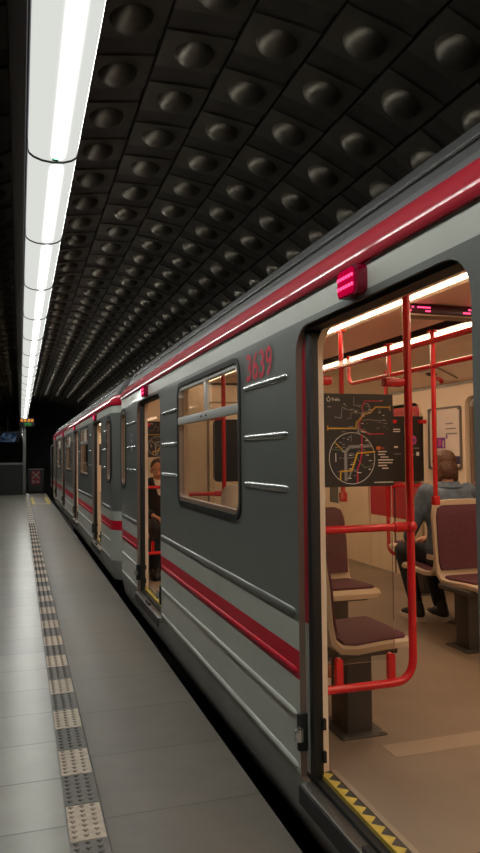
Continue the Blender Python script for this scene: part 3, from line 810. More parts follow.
# transit map on the nearest screen
def map_poster(x0, x1, z0, z1, y, label, detailed=True, cat='map'):
    t = thing('transit_map', label, cat, ((x0 + x1) / 2, y, z0), 'dark transit maps on the glass screens')
    b = MB(); b.box((x0, y - 0.003, z0), (x1, y + 0.003, z1), M['map_black']); b.build('board', t)
    def fm(px, py, d): return V((x0 + (px - 20) / 425.0 * (x1 - x0), y - 0.0035 - d * 0.0006, z1 - (py - 80) / 562.0 * (z1 - z0)))
    b = MB()
    W = lambda pts, w, c, d=0: ribbon2d(b, pts, w, fm, M[c], d)
    W([(38, 290), (210, 290), (214, 250), (232, 240), (262, 205), (300, 195), (335, 158), (425, 160)], 8, 'p_yellow', 2)
    W([(425, 150), (425, 178)], 6, 'p_yellow', 2); W([(38, 275), (38, 300)], 6, 'p_yellow', 2)
    W([(380, 122), (268, 122), (255, 150), (250, 215), (232, 260), (235, 290), (290, 325), (385, 322)], 7, 'p_red', 1)
    W([(225, 318), (225, 250), (240, 225)], 14, 'p_grey', 0); W([(240, 300), (300, 325)], 12, 'p_grey', 0)
    W([(200, 100), (200, 150), (250, 150)], 4, 'p_grey'); W([(60, 160), (40, 160)], 6, 'p_grey'); W([(120, 230), (128, 160), (170, 180), (200, 175), (215, 200)], 4, 'p_grey')
    W([(80, 222), (120, 228)], 5, 'p_grey'); W([(180, 230), (180, 195), (240, 195)], 4, 'p_grey'); W([(255, 240), (300, 235), (330, 242), (400, 240)], 5, 'p_grey')
    W([(255, 190), (300, 180)], 3, 'p_grey'); 
    ci = [(275 + 24 * math.cos(a * PI / 8), 165 + 28 * math.sin(a * PI / 8)) for a in range(17)]
    W(ci, 8, 'p_grey')
    big = [(185 + 140 * math.cos(a * PI / 20), 470 + 155 * math.sin(a * PI / 20)) for a in range(41)]
    W(big, 3, 'p_white')
    W([(110, 600), (112, 548), (180, 545), (215, 440), (325, 432)], 9, 'p_yellow', 3); W([(80, 375), (125, 420)], 5, 'p_yellow', 3)
    W([(245, 330), (245, 440), (230, 500), (215, 540), (215, 615)], 9, 'p_red', 2)
    W([(145, 600), (145, 430), (170, 400), (240, 400), (300, 395)], 18, 'p_grey', 0); W([(60, 415), (150, 425)], 5, 'p_green', 1)
    W([(215, 470), (260, 530), (300, 520)], 6, 'p_green', 1); W([(180, 370), (180, 330)], 3, 'p_grey'); W([(320, 440), (318, 500)], 4, 'p_green', 1)
    W([(85, 440), (85, 490)], 4, 'p_white'); W([(130, 470), (200, 465)], 4, 'p_grey', 1); W([(165, 590), (180, 540)], 10, 'p_grey', 0)
    rnd = random.Random(3)
    for i in range(75):     # small unreadable station names
        if i < 40:
            aa = rnd.random() * 2 * PI; rr = 130 * math.sqrt(rnd.random()); px = 185 + rr * math.cos(aa); py = 470 + rr * math.sin(aa) * 1.08; 
        else: px = rnd.uniform(120, 410); py = rnd.uniform(115, 320)
        ln = rnd.uniform(8, 26)
        rect2d(b, px, py, px + ln, py + 4, fm, M['p_white' if rnd.random() < 0.35 else 'p_grey'], 2.5)
    rect2d(b, 335, 400, 362, 420, fm, M['p_orange'], 2); rect2d(b, 368, 406, 386, 416, fm, M['p_red'], 2)
    for i, (a_, l_) in enumerate(((345, 55), (345, 45), (360, 50), (345, 95), (345, 90), (345, 55), (370, 40))):
        rect2d(b, a_, 428 + i * 17, a_ + l_, 435 + i * 17, fm, M['p_white'], 2)
    rect2d(b, 318, 616, 440, 621, fm, M['p_white'], 2)
    lg = [(45 + 10 * math.cos(a * PI / 6), 116 + 12 * math.sin(a * PI / 6)) for a in range(13)]
    W(lg, 4, 'p_white', 2); W([(45, 104), (45, 96)], 4, 'p_white', 2)
    b.build('print', t, smooth=0)
    b = MB()
    text2d(b, 'Praha', 64, 124, 18.0, lambda px, py, d: fm(px, 248 - py, d), M['p_white'], 2, 0.85, 0.02)
    b.build('lettering', t, smooth=0)
    return t
map_poster(1.148, 1.453, 1.318, 1.690, 2.540, 'dark transit map headed Praha on the nearest glass screen')
map_poster(1.135, 1.452, 1.435, 1.775, 6.582, 'dark transit map in the second doorway, above the face of the man')
# dark notice on the far screen
t = thing('dark_notice', 'dark notice with a round pink mark on the far glass screen', 'notice', (3.42, 5.703, 1.19))
b = MB(); b.box((3.26, 5.700, 1.19), (3.575, 5.706, 1.79), M['map_black']); b.build('board', t)
fm = lambda x, z, d: V((x, 5.699 - d * 0.0008, z))
b = MB()
for z_ in (1.665, 1.645): rect2d(b, 3.262, z_, 3.335, z_ + 0.009, fm, M['p_white'], 1)
b.prism([(3.475 + 0.03 * math.cos(i * PI / 8), 1.57 + 0.042 * math.sin(i * PI / 8)) for i in range(16)], 'y', 5.697, 5.700, M['p_pink'])
b.prism([(3.478 + 0.015 * math.cos(i * PI / 8), 1.565 + 0.024 * math.sin(i * PI / 8)) for i in range(16)], 'y', 5.696, 5.697, M['p_violet'])
rect2d(b, 3.43, 1.49, 3.53, 1.50, fm, M['p_grey'], 1); rect2d(b, 3.27, 1.50, 3.31, 1.515, fm, M['p_white'], 1); rect2d(b, 3.27, 1.44, 3.34, 1.447, fm, M['p_grey'], 1)
rect2d(b, 3.44, 1.435, 3.48, 1.442, fm, M['p_grey'], 1); rect2d(b, 3.50, 1.425, 3.53, 1.46, fm, M['p_white'], 1)
b.build('print', t, smooth=0)
# framed advert on the far wall
t = thing('framed_advert', 'pale framed advert on the cream wall above the seated woman', 'poster', (X2, 5.37, 1.30))
fw = lambda x, z, d: V((X2 - d, -x, z))
A0, A1, Z0, Z1 = -5.63, -5.13, 1.30, 1.855
b = MB(); ring2d(b, rrect(A0, A1, Z0, Z1, 0.035, 5), rrect(A0 + 0.018, A1 - 0.018, Z0 + 0.018, Z1 - 0.018, 0.02, 5), fw, 0.0, 0.016, M['alu'])
for xx in (A0 + 0.02, A1 - 0.02):
    for zz in (Z0 + 0.02, Z1 - 0.02): b.cyl((X2 - 0.016, -xx, zz), (1, 0, 0), 0.016, 0.012, M['alu'], 12)
b.build('frame', t)
b = MB(); b.prism(rrect(-A1 + 0.01, -A0 - 0.01, Z0 + 0.01, Z1 - 0.01, 0.02, 4), 'x', X2 - 0.006, X2, M['paper']); b.build('sheet', t)
b = MB()
for i, l_ in enumerate((0.11, 0.15, 0.17)): rect2d(b, -5.36, 1.70 - i * 0.045, -5.36 + l_, 1.712 - i * 0.045, fw, M['p_grey'], 0.008)
rect2d(b, -5.36, 1.575, -5.335, 1.605, fw, M['p_violet'], 0.008)
rect2d(b, -5.50, 1.49, -5.37, 1.585, fw, M['p_violet'], 0.008)
rect2d(b, -5.47, 1.51, -5.43, 1.57, fw, M['p_pink'], 0.009); rect2d(b, -5.41, 1.50, -5.39, 1.56, fw, M['paper'], 0.009)
b.prism([(5.315 + 0.036 * math.cos(i * PI / 8), 1.43 + 0.03 * math.sin(i * PI / 8)) for i in range(16)], 'x', X2 - 0.009, X2 - 0.006, M['p_orange'])
rect2d(b, -5.35, 1.395, -5.28, 1.41, fw, M['black'], 0.010)
for i in range(4): ribbon2d(b, [(-5.28, 1.45 - i * 0.02), (-5.24, 1.40 - i * 0.025)], 0.014, fw, M['p_yellow'], 0.008)
rect2d(b, -5.23, 1.35, -5.16, 1.42, fw, M['p_navy'], 0.008)
b.build('print', t, smooth=0)
# emergency intercom on the far cove
t = thing('intercom_panel', 'emergency intercom panel with red handle high on the far wall', 'intercom', (3.44, 5.1, 2.12))
a0 = V((3.54, 0, 2.075)); a1 = V((3.32, 0, 2.17)); dn = (a1 - a0).normalized(); nrm = V((-dn.z, 0, dn.x)); nrm = nrm if nrm.z < 0 else -nrm
def fcv(u, v, d): return a0 + dn * v + V((0, -u, 0)) + nrm * d      # u along -Y, v up the cove
def slab(b, u0, v0, u1, v1, d0, d1, mat):
    b.add([fcv(u, v, d) for d in (d0, d1) for u, v in ((u0, v0), (u1, v0), (u1, v1), (u0, v1))], [(0, 3, 2, 1), (4, 5, 6, 7), (0, 1, 5, 4), (1, 2, 6, 5), (2, 3, 7, 6), (3, 0, 4, 7)], mat)
b = MB(); slab(b, -5.36, 0.02, -5.06, 0.23, 0.0005, 0.010, M['creamdk']); slab(b, -5.35, 0.03, -5.07, 0.22, 0.001, 0.014, M['cream']); b.build('panel', t)
b = MB(); slab(b, -5.28, 0.15, -5.235, 0.20, 0.014, 0.022, M['black']); slab(b, -5.22, 0.15, -5.175, 0.20, 0.014, 0.022, M['black']); slab(b, -5.31, 0.15, -5.295, 0.17, 0.014, 0.018, M['p_grey']); b.build('grille', t)
b = MB(); slab(b, -5.27, 0.055, -5.22, 0.11, 0.014, 0.03, M['rail']); b.ball(fcv(-5.245, 0.05, 0.028), 0.02, M['rail']); b.build('handle', t, label='red emergency handle')
# LED display across the ceiling
t = thing('led_display', 'long dark display with red characters hung across the car ceiling', 'display', (2.4, 3.3, 2.262))
b = MB(); b.box((2.0, 3.30, 2.205), (2.95, 3.38, 2.2605), M['led_black'], 0.006); b.box((2.01, 3.301, 2.195), (2.94, 3.40, 2.206), M['creamdk'], 0.004); b.build('housing', t)
b = MB()
rnd = random.Random(5)
for (xa, xb) in ((2.00, 2.13), (2.34, 2.72)):
    for row in range(2):
        x = xa
        while x < xb:
            if rnd.random() < 0.72: b.box((x, 3.296, 2.217 + row * 0.019), (x + 0.012, 3.300, 2.225 + row * 0.019), M['red_led'])
            x += 0.017
b.build('lit_characters', t)

# handrails along the car
def handrail(x, z, y0, y1, label, posts):
    t = thing('handrail', label, 'handrail', (x, (y0 + y1) / 2, z), 'red handrails along the car')
    zc = 2.255 if abs(x - 2.35) < 0.45 else 2.235
    b = MB(); b.tube(fillet([(x, y0, zc), (x, y0, z), (x, y1, z), (x, y1, zc)], 0.09, 6), 0.0155, M['rail'], 12); b.build('rail', t)
    for yp, zb in posts:
        b = MB(); b.tube([(x, yp, zc), (x, yp, zb)], 0.0155, M['rail'], 12); b.ball((x, yp, z), 0.024, M['rail']); b.cyl((x, yp, zc - 0.006), (0, 0, 1), 0.035, 0.012, M['rail'], 14)
        if zb < 1.3: b.box((x - 0.022, yp - 0.022, zb - 0.03), (x + 0.022, yp + 0.022, zb + 0.03), M['rail'], 0.006)
        b.build('post', t)
    return t
handrail(2.00, 2.02, 2.60, 5.20, 'red handrail above the window seats, nearer of the pair', [(4.145, 1.17)])
handrail(2.585, 2.02, 2.60, 5.22, 'red handrail above the seated woman, farther of the pair', [(3.985, 1.14), (4.56, 2.02)])

# ------------------------------------------------------------------ seats
def seat_path(f=1.0):
    # (y, z, half width): front lip .. pan .. back; faces -y, back plane at y = 0
    return [(-0.457, 0.372, 0.18), (-0.458, 0.388, 0.195), (-0.44, 0.402, 0.20), (-0.30, 0.398, 0.20), (-0.16, 0.388, 0.20), (-0.085, 0.395, 0.20), (-0.045, 0.43, 0.20), (-0.028, 0.50, 0.20), (-0.015, 0.65, 0.20), (0.005, 0.80, 0.195), (0.013, 0.86, 0.18), (0.015, 0.885, 0.15), (0.015, 0.892, 0.10)]
def ribbon3(b, path, t, off, shrink, mat, mtx):
    pts = [V((0, p[0], p[1])) for p in path]; rings = []
    for i, p in enumerate(pts):
        a = pts[max(0, i - 1)]; e = pts[min(len(pts) - 1, i + 1)]
        tg = (e - a).normalized(); nn = V((0, -tg.z, tg.y))      # up from the pan, forward from the back
        w = max(0.01, path[i][2] - shrink); c = p + nn * off
        q = [(-w, t * 0.5), (-w * 0.985, 0.0), (-w, -t * 0.5)]
        ring = [c + V((-w, 0, 0)) - nn * t / 2, c + V((w, 0, 0)) - nn * t / 2, c + V((w, 0, 0)) + nn * t * 0.2, c + V((w - 0.012, 0, 0)) + nn * t / 2, c + V((-w + 0.012, 0, 0)) + nn * t / 2, c + V((-w, 0, 0)) + nn * t * 0.2]
        rings.append([mtx @ v for v in ring])
    b.loft(rings, mat)
def seat(x, y, rz, label, group, hw=0.20, pox=0.0, dsc=1.0):
    t = thing('metro_chair', label, 'seat', (x, y, FZ), group)
    mx = Matrix.Translation((x, y, FZ)) @ Matrix.Rotation(rz, 4, 'Z') @ Matrix.Diagonal((hw / 0.20, dsc, 1, 1))
    sp = seat_path()
    b = MB(); ribbon3(b, sp, 0.034, 0.0, 0.0, M['shell'], mx); b.build('shell', t, smooth=40, label='cream plastic shell')
    b = MB(); ribbon3(b, [(-0.425, 0.400, 0.165), (-0.41, 0.404, 0.182), (-0.30, 0.400, 0.186), (-0.16, 0.391, 0.186), (-0.10, 0.394, 0.180)], 0.026, 0.018, 0.0, M['cushion'], mx); b.build('seat_cushion', t, smooth=40)
    b = MB(); ribbon3(b, [(-0.052, 0.45, 0.180), (-0.035, 0.50, 0.186), (-0.020, 0.65, 0.186), (0.0, 0.79, 0.180), (0.006, 0.84, 0.165), (0.008, 0.858, 0.13)], 0.026, 0.018, 0.0, M['cushion'], mx); b.build('back_cushion', t, smooth=40)
    mx = mx @ Matrix.Translation((pox, 0, 0))
    b = MB(); b.box((-0.085 * 0.2 / hw, -0.30, 0.0), (0.085 * 0.2 / hw, -0.165, 0.375), M['pedestal'], 0.012, 2, mx)
    b.box((-0.13, -0.35, 0.0), (0.13, -0.115, 0.008), M['pedestal'], 0.003, 1, mx)
    for sx in (-0.115, 0.115):
        for sy in (-0.33, -0.135): b.cyl(mx @ V((sx, sy, 0.011)), (0, 0, 1), 0.010, 0.008, M['alu'], 8)
    b.box((-0.15, -0.40, 0.345), (0.15, -0.08, 0.378), M['pedestal'], 0.006, 1, mx)
    b.build('pedestal', t)
    return t
G = 'purple and cream metro seats'
seat(1.185, 2.84, PI / 2, 'purple seat against the wall behind the nearest glass screen', G, dsc=0.90)          # faces the aisle
seat(1.78, 4.11, 0, 'purple seat on the aisle behind the nearest glass screen, facing the doorway', G, 0.215)
seat(1.335, 4.11, 0, 'purple seat under the car window where the person in white sits', G, 0.215)
seat(1.78, 4.18, PI, 'purple aisle seat back to back with the one facing the doorway', G, 0.215)
seat(1.335, 4.18, PI, 'purple window seat facing away from the nearest doorway', G, 0.215)
seat(2.745, 3.97, 0, 'large purple seat at the right edge, backing onto the seated woman', G, pox=-0.07)
seat(3.16, 3.97, 0, 'purple seat by the far wall, beside the large one at the right edge', G)
seat(2.82, 4.04, PI, 'purple seat the woman in the denim jacket sits on', G, pox=-0.21)
seat(3.23, 4.04, PI, 'purple seat by the far wall, beside the seated woman', G)
seat(3.565, 5.33, -PI / 2, 'purple seat against the far wall under the framed advert', G)
seat(1.36, 7.50, 0, 'purple seat at the end of the car where the man sits', G, 0.215)

# ------------------------------------------------------------------ people
def cap(b, p, q, r1, r2, mat, n=12):
    p = V(p); q = V(q); b.ball(p, r1, mat, n, 8); b.ball(q, r2, mat, n, 8)
    d = q - p
    if d.length > 1e-4: b.tube([p + d * i / 4 for i in range(5)], r1, mat, n, True, [r1 + (r2 - r1) * i / 4 for i in range(5)])
def chain(b, pts, rs, mat):
    for i in range(len(pts) - 1): cap(b, pts[i], pts[i + 1], rs[i], rs[i + 1], mat)
def eloft(b, rings, mat, n=20):
    """rings: (x, y, z, rx, ry)"""
    b.loft([[V((x + rx * math.cos(2 * PI * k / n), y + ry * math.sin(2 * PI * k / n), z)) for k in range(n)] for x, y, z, rx, ry in rings], mat)
def skin_obj(b, name, parent, mtx, voxel, smooth_it=4, label=None):
    b.v = [tuple(mtx @ V(p)) for p in b.v]
    o = b.build(name, parent, smooth=0, label=label)
    md = o.modifiers.new('union', 'REMESH'); md.mode = 'VOXEL'; md.voxel_size = voxel; md.use_smooth_shade = True
    if smooth_it:
        sm = o.modifiers.new('soften', 'SMOOTH'); sm.factor = 0.5; sm.iterations = smooth_it
    return o
def hand(b, wrist, d, nrm, side, curl, mat):
    """palm and five separate fingers; d = pointing direction, nrm = back of hand, side = thumb side (unit vectors)"""
    w = V(wrist); d = V(d).normalized(); nrm = V(nrm); nrm = (nrm - d * nrm.dot(d)).normalized(); s = d.cross(nrm) * side
    kn = []
    for i, (o, l) in enumerate(((0.030, 0.088), (0.010, 0.092), (-0.010, 0.088), (-0.028, 0.080))):
        k = w + d * l + s * o; kn.append(k); cap(b, w + d * 0.015 + s * o * 0.6, k, 0.014, 0.011, mat, 8)
    for k, L in zip(kn, (0.070, 0.078, 0.073, 0.058)):
        p = k; a = 0.0
        for seg, fr in enumerate((0.45, 0.30, 0.25)):
            a += curl * (0.6, 1.0, 0.8)[seg]
            q = p + (d * math.cos(a) - nrm * math.sin(a)) * L * fr
            cap(b, p, q, 0.0098 - seg * 0.0008, 0.0090 - seg * 0.0008, mat, 8); p = q
    t0 = w + d * 0.025 + s * 0.022; t1 = t0 + (d * 0.5 + s * 0.75 - nrm * 0.2).normalized() * 0.042; t2 = t1 + (d * 0.85 + s * 0.25 - nrm * 0.45).normalized() * 0.034; t3 = t2 + (d * 0.9 - nrm * 0.55).normalized() * 0.026
    cap(b, t0, t1, 0.015, 0.012, mat, 8); cap(b, t1, t2, 0.0115, 0.010, mat, 8); cap(b, t2, t3, 0.010, 0.0085, mat, 8)
def head(b, c, hm, mat):
    """skull, jaw, nose, brow, ears; face along local +y"""
    f = lambda p: V(c) + hm @ V(p)
    def eb(p, sc):
        b.ball(f(p), 1.0, mat, 18, 14, sc, hm)
    eb((0, -0.012, 0.028), (0.074, 0.092, 0.085)); eb((0, 0.018, -0.035), (0.058, 0.066, 0.078)); eb((0, 0.045, -0.085), (0.030, 0.028, 0.024))
    eb((0, 0.068, 0.022), (0.052, 0.020, 0.014))
    cap(b, f((0, 0.082, 0.012)), f((0, 0.102, -0.026)), 0.009, 0.013, mat, 8)
    for s in (-1, 1):
        eb((s * 0.074, -0.008, -0.005), (0.010, 0.018, 0.032)); eb((s * 0.038, 0.062, -0.022), (0.020, 0.018, 0.020)); cap(b, f((s * 0.010, 0.098, -0.028)), f((s * 0.013, 0.090, -0.03)), 0.008, 0.008, mat, 8)
    cap(b, f((-0.02, 0.078, -0.056)), f((0.02, 0.078, -0.056)), 0.009, 0.009, mat, 8)
def face_parts(body, c, hm, mtx, brow):
    f = lambda p: mtx @ (V(c) + hm @ V(p))
    rot = mtx.to_3x3() @ hm
    for s in (-1, 1):
        b = MB(); b.ball(f((s * 0.030, 0.074, 0.003)), 1.0, M['eye_white'], 10, 8, (0.013, 0.011, 0.008), rot); e = b.build('eye', body)
        b = MB(); b.ball(f((s * 0.030, 0.081, 0.003)), 0.0058, M['eye'], 8, 6); b.build('pupil', e)
        b = MB(); b.tube([f((s * 0.014, 0.088, 0.020)), f((s * 0.032, 0.086, 0.025)), f((s * 0.050, 0.074, 0.019))], 0.0045, brow, 6); b.build('eyebrow', body)
    b = MB(); b.tube([f((-0.024, 0.080, -0.056)), f((-0.010, 0.088, -0.054)), f((0.010, 0.088, -0.054)), f((0.024, 0.080, -0.056))], 0.0058, M['lips'], 8); b.build('mouth', body)

def seated(name_label, x, y, rz, hip=0.49, knees=None, ankles=None, elbows=None, wrists=None, hd=(0, 0.05, 1.12), hrot=(0, 0, 0), top='denim', pants='jeans', hair='hair_brown', hair_kind='bob', shoe=('shoe_black', 'shoe_white'), sc=1.0, cat='person', lean=0.0, hcurl=0.35):
    t_mtx = Matrix.Translation((x, y, FZ)) @ Matrix.Rotation(rz, 4, 'Z') @ Matrix.Diagonal((sc, sc, sc, 1))
    kn = knees or {-1: (-0.10, 0.43, 0.475), 1: (0.10, 0.43, 0.475)}
    an = ankles or {-1: (-0.10, 0.40, 0.085), 1: (0.10, 0.40, 0.085)}
    el = elbows or {-1: (-0.24, 0.06, 0.68), 1: (0.24, 0.06, 0.68)}
    wr = wrists or {-1: (-0.10, 0.27, 0.60), 1: (0.10, 0.27, 0.60)}
    L = lean
    sh = {s: (s * 0.165, 0.0 + L, 0.925) for s in (-1, 1)}
    sk = M['skin']
    b = MB()
    eloft(b, [(0, 0, 0.405, 0.13, 0.10), (0, 0, 0.45, 0.17, 0.125), (0, 0, 0.52, 0.165, 0.12), (0, L * 0.3, 0.64, 0.13, 0.095), (0, L * 0.7, 0.78, 0.152, 0.105), (0, L, 0.88, 0.165, 0.098), (0, L, 0.935, 0.14, 0.075), (0, L, 0.965, 0.07, 0.055)], sk)
    hdc = V(hd)
    cap(b, (0, L, 0.95), hdc + V((0, -0.02, -0.06)), 0.052, 0.048, sk)
    hm = Euler(hrot, 'XYZ').to_matrix()
    head(b, hdc, hm, sk)
    for s in (-1, 1):
        chain(b, [sh[s], el[s], wr[s]], [0.048, 0.038, 0.026], sk)
        chain(b, [(s * 0.085, 0.02, 0.48), kn[s], an[s]], [0.075, 0.053, 0.036], sk)
        ax, ay, az = an[s]
        chain(b, [(ax, ay, az - 0.035), (ax, ay + 0.12, az - 0.055)], [0.033, 0.026], sk)
        d = (V(wr[s]) - V(el[s])).normalized(); d = (d + V((-s * 0.25, 0.2, -0.1))).normalized()
        hand(b, V(wr[s]) + d * 0.01, d, (0, -0.2, 1), -s, hcurl, sk)
    o = b
    o.v = [tuple(t_mtx @ V(p)) for p in o.v]
    body = o.build('person', None, smooth=0, origin=(x, y, FZ))
    md = body.modifiers.new('union', 'REMESH'); md.mode = 'VOXEL'; md.voxel_size = 0.0065; md.use_smooth_shade = True
    sm = body.modifiers.new('soften', 'SMOOTH'); sm.factor = 0.5; sm.iterations = 3
    tag(body, name_label, cat)
    face_parts(body, hdc, hm, t_mtx, M[hair])
    # upper garment
    b = MB(); m = M[top]
    g = 0.022
    eloft(b, [(0, 0, 0.50, 0.165 + g, 0.115 + g), (0, 0, 0.56, 0.160 + g, 0.118 + g), (0, L * 0.3, 0.66, 0.145 + g, 0.105 + g), (0, L * 0.7, 0.78, 0.158 + g, 0.108 + g), (0, L, 0.88, 0.172 + g, 0.10 + g), (0, L, 0.945, 0.135 + g, 0.072 + g), (0, L, 0.975, 0.075, 0.062)], m, 24)
    for s in (-1, 1):
        e_, w_ = V(el[s]), V(wr[s])
        cuff = e_ + (w_ - e_) * 0.90
        chain(b, [sh[s], e_], [0.066, 0.055], m); chain(b, [e_, cuff], [0.055, 0.042], m)
    nm = {'denim': 'jacket', 'suit': 'jacket', 'hoodie': 'sweatshirt'}[top]
    jk = skin_obj(b, nm, body, t_mtx, 0.011, 3)
    if top == 'denim':
        b = MB()
        for q in ([(-0.19, -0.04 + L, 0.86), (-0.10, -0.128 + L, 0.86), (0.10, -0.128 + L, 0.86), (0.19, -0.04 + L, 0.86)], [(-0.06, -0.124 + L, 0.86), (-0.05, -0.132, 0.66), (-0.045, -0.136, 0.52)], [(0.06, -0.124 + L, 0.86), (0.05, -0.132, 0.66), (0.045, -0.136, 0.52)]):
            b.tube([t_mtx @ V(p) for p in q], 0.004, M['denim_seam'], 6)
        b.build('seam', jk)
        b = MB()
        nn_ = 24
        rings = []
        for (z, rx, ry, dy) in ((0.955, 0.085, 0.075, 0), (0.99, 0.076, 0.068, -0.004), (1.00, 0.080, 0.072, -0.006), (0.962, 0.105, 0.090, -0.008), (0.95, 0.10, 0.085, -0.006)):
            rings.append([t_mtx @ V((rx * math.cos(2 * PI * k / nn_), L + dy + ry * math.sin(2 * PI * k / nn_), z)) for k in range(nn_)])
        b.loft(rings, m, caps=False); b.build('collar', jk)
        b = MB(); rings = []
        for (z, g2) in ((0.515, 0.030), (0.545, 0.032), (0.55, 0.028), (0.51, 0.026)):
            rings.append([t_mtx @ V(((0.163 + g2) * math.cos(2 * PI * k / 32), (0.116 + g2) * math.sin(2 * PI * k / 32), z)) for k in range(32)])
        b.loft(rings, M['denim_seam'], caps=False); b.build('waistband', jk)
    if top == 'suit':
        b = MB()
        b.loft([[t_mtx @ V((px * 1.0, py + L, pz)) for px, py, pz in rr] for rr in ([(-0.06, 0.052, 1.0), (0, 0.078, 0.985), (0.06, 0.052, 1.0)], [(-0.055, 0.10, 0.93), (0, 0.118, 0.92), (0.055, 0.10, 0.93)], [(-0.02, 0.138, 0.80), (0, 0.142, 0.79), (0.02, 0.138, 0.80)])], M['shirt'], closed=False)
        b.build('shirt', body)
    # trousers
    b = MB(); m = M[pants]
    eloft(b, [(0, 0, 0.395, 0.14, 0.11), (0, 0, 0.44, 0.182, 0.137), (0, 0, 0.52, 0.176, 0.13), (0, 0, 0.555, 0.165, 0.122)], m, 24)
    for s in (-1, 1):
        a_, k_ = V(an[s]), V(kn[s]); hem = k_ + (a_ - k_) * 0.90
        chain(b, [(s * 0.085, 0.02, 0.48), k_, hem], [0.086, 0.066, 0.050], m)
    skin_obj(b, 'trousers', body, t_mtx, 0.011, 3)
    if top == 'denim':
        b = MB(); eloft(b, [(0, 0, 0.47, 0.186, 0.140), (0, 0, 0.51, 0.182, 0.136), (0, 0, 0.53, 0.176, 0.13)], M['shirt'], 24)
        b.v = [tuple(t_mtx @ V(p)) for p in b.v]; b.build('shirt', body, label='white shirt hem below the jacket')
    # shoes
    for s in (-1, 1):
        ax, ay, az = an[s]
        b = MB()
        chain(b, [(ax, ay - 0.03, az - 0.03), (ax, ay + 0.06, az - 0.035), (ax + s * 0.012, ay + 0.15, az - 0.055)], [0.040, 0.040, 0.030], M[shoe[0]]); cap(b, (ax, ay - 0.012, az + 0.02), (ax, ay - 0.02, az - 0.02), 0.040, 0.042, M[shoe[0]])
        so = skin_obj(b, 'shoe', body, t_mtx, 0.008, 2)
        b = MB(); oz = az - 0.085
        outl = [(-0.034, -0.075), (0.034, -0.075), (0.040, 0.0), (0.048 + s * 0.006, 0.10), (0.036 + s * 0.01, 0.17), (s * 0.012, 0.192), (-0.036 + s * 0.01, 0.17), (-0.046 + s * 0.006, 0.10), (-0.040, 0.0)]
        b.prism([(ax + u, ay + v) for u, v in outl], 'z', oz, oz + 0.030, M[shoe[1]])
        b.v = [tuple(t_mtx @ V(p)) for p in b.v]; b.build('sole', so)
        b = MB()
        for i in range(3): 
            yy = ay + 0.045 + i * 0.028; zz = az + 0.008 - i * 0.010
            b.tube([t_mtx @ V((ax - 0.022, yy, zz - 0.006)), t_mtx @ V((ax, yy + 0.004, zz + 0.002)), t_mtx @ V((ax + 0.022, yy, zz - 0.006))], 0.004, M[shoe[1]], 6)
        b.build('laces', so)
    # hair
    b = MB(); hmat = M[hair]
    f = lambda p: hdc + hm @ V(p)
    if hair_kind == 'bob':
        b.ball(f((0, -0.024, 0.040)), 1.0, hmat, 20, 14, (0.080, 0.097, 0.084), hm)
        b.ball(f((0, -0.048, -0.030)), 1.0, hmat, 20, 14, (0.074, 0.062, 0.080), hm)
        for s in (-1, 1): b.ball(f((s * 0.060, -0.012, -0.040)), 1.0, hmat, 14, 10, (0.024, 0.050, 0.085), hm)
        b.ball(f((0, 0.040, 0.078)), 1.0, hmat, 14, 10, (0.062, 0.045, 0.032), hm)
    else:
        b.ball(f((0, -0.024, 0.045)), 1.0, hmat, 20, 14, (0.080, 0.094, 0.078), hm)
        b.ball(f((0, -0.055, -0.005)), 1.0, hmat, 20, 14, (0.072, 0.058, 0.070), hm)
    hr = skin_obj(b, 'hair', body, t_mtx, 0.009, 2)
    return body
# woman facing down the car
seated('woman in a denim jacket with a brown bob, seen from behind', 2.86, 4.225, 0.0,
       knees={-1: (-0.13, 0.43, 0.475), 1: (0.07, 0.43, 0.475)}, ankles={-1: (-0.13, 0.25, 0.085), 1: (0.035, 0.20, 0.085)},
       elbows={-1: (-0.25, 0.10, 0.69), 1: (0.24, 0.08, 0.68)}, wrists={-1: (-0.16, 0.30, 0.585), 1: (0.04, 0.30, 0.59)},
       hd=(0.02, 0.10, 1.09), hrot=(-0.50, 0.06, -0.15), lean=0.04)
# person in white at the window, only a shoulder and a shoe show
seated('person in a white sweatshirt, shoulder and arm seen at the car window', 1.36, 3.94, PI, sc=1.04,
       knees={-1: (-0.17, 0.42, 0.475), 1: (0.10, 0.42, 0.475)}, ankles={-1: (-0.19, 0.36, 0.085), 1: (0.08, 0.38, 0.085)},
       elbows={-1: (-0.22, 0.10, 0.70), 1: (0.185, 0.02, 0.70)}, wrists={-1: (-0.08, 0.28, 0.66), 1: (0.10, 0.28, 0.66)},
       hd=(-0.03, 0.07, 1.14), top='hoodie', shoe=('shoe_orange', 'shoe_white'), hair='hair_dark', hair_kind='short')
# man at the end of the car
seated('man in a dark jacket and white shirt, his face showing in the second doorway', 1.37, 7.26, PI,
       hd=(0.0, 0.06, 1.05), hrot=(-0.1, 0.08, -0.25), top='suit', hair='hair_dark', hair_kind='short', lean=0.02, shoe=('shoe_black', 'black'))

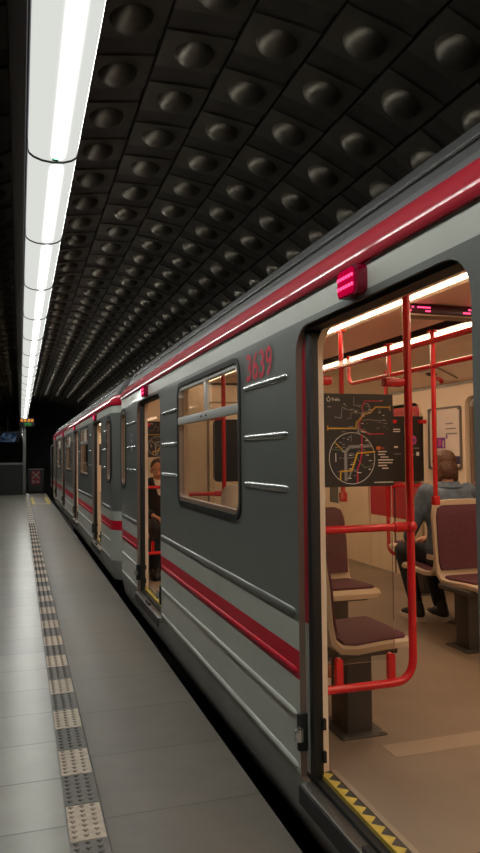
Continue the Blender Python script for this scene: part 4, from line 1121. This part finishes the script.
# ------------------------------------------------------------------ far end of the platform
t = thing('end_screen', 'dark glazed screen closing the far left end of the platform', 'screen', (-0.9, 28.3, 0.0))
b = MB(); b.box((-1.93, 28.27, 0.0), (0.10, 28.33, 1.15), M['dark_panel']); b.build('lower_panel', t)
b = MB(); b.box((-1.93, 28.29, 1.24), (0.10, 28.31, 2.75), M['wglass']); b.build('glass_panel', t)
b = MB(); b.box((-1.93, 28.25, 1.15), (0.12, 28.35, 1.23), M['post'], 0.01); b.build('rail', t, label='pale handrail')
b = MB(); b.box((0.10, 28.24, 0.0), (0.22, 28.36, 2.80), M['post'], 0.01); b.build('post', t, label='grey upright post')
t = thing('reflection_glow', 'dim blue picture added for a reflection in the dark screen at the far left', 'screen', (-0.5, 29.5, 2.1))  # glowing panel and its housing added to stand for a blue reflection
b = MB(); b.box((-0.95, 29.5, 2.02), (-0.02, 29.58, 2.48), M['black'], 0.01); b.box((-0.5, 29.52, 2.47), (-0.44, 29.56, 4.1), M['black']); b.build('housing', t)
b = MB(); b.prism([(-0.88, 2.06), (-0.20, 2.06), (-0.08, 2.40), (-0.62, 2.42)], 'y', 29.49, 29.50, M['reflect_blue']); b.build('glow', t)
t = thing('platform_clock', 'hanging clock display glowing orange and green below the lamp row', 'clock', (0.25, 28.0, 2.60))
b = MB(); b.box((-0.02, 28.0, 2.60), (0.52, 28.1, 2.93), M['black'], 0.01); b.box((0.22, 28.03, 2.93), (0.26, 28.07, 3.26), M['black']); b.build('housing', t)
b = MB()
for i in range(4): 
    x = 0.02 + i * 0.12 + (0.02 if i > 1 else 0)
    for (dx, dz, wx, wz) in ((0, 0.075, 0.085, 0.02), (0, 0.036, 0.085, 0.018), (0, 0, 0.085, 0.02), (0, 0, 0.022, 0.095), (0.063, 0, 0.022, 0.095)):
        b.box((x + dx, 27.992, 2.80 + dz), (x + dx + wx, 28.0, 2.80 + dz + wz), M['orange_led'])
b.build('orange_digits', t)
b = MB()
for i in range(3):
    x = 0.16 + i * 0.09
    for (dx, dz, wx, wz) in ((0, 0.07, 0.06, 0.018), (0, 0, 0.06, 0.018), (0.045, 0, 0.016, 0.088)):
        b.box((x + dx, 27.992, 2.66 + dz), (x + dx + wx, 28.0, 2.66 + dz + wz), M['green_led'])
b.build('green_digits', t)
t = thing('end_gate', 'small dark gate at the platform end bearing a red and white sign', 'gate', (0.6, 28.7, 0.0))
b = MB()
for xx in (0.32, 0.88): b.box((xx - 0.02, 28.68, 0.0), (xx + 0.02, 28.72, 0.98), M['dark_panel'], 0.004)
b.box((0.30, 28.68, 0.94), (0.90, 28.72, 0.98), M['post'], 0.004); b.box((0.32, 28.69, 0.1), (0.88, 28.71, 0.9), M['dark_panel'])
b.build('frame', t)
b = MB(); b.box((0.43, 28.67, 0.38), (0.76, 28.685, 0.90), M['sign_red']); 
fs = lambda x, z, d: V((x, 28.668 - d, z))
ribbon2d(b, [(0.46, 0.60), (0.73, 0.86)], 0.05, fs, M['sign_white'], 0.002); ribbon2d(b, [(0.46, 0.86), (0.73, 0.60)], 0.05, fs, M['sign_white'], 0.0025)
rect2d(b, 0.46, 0.42, 0.55, 0.54, fs, M['sign_white'], 0.002); rect2d(b, 0.60, 0.44, 0.73, 0.50, fs, M['sign_white'], 0.002)
b.build('sign', t, label='red sign with a white cross')
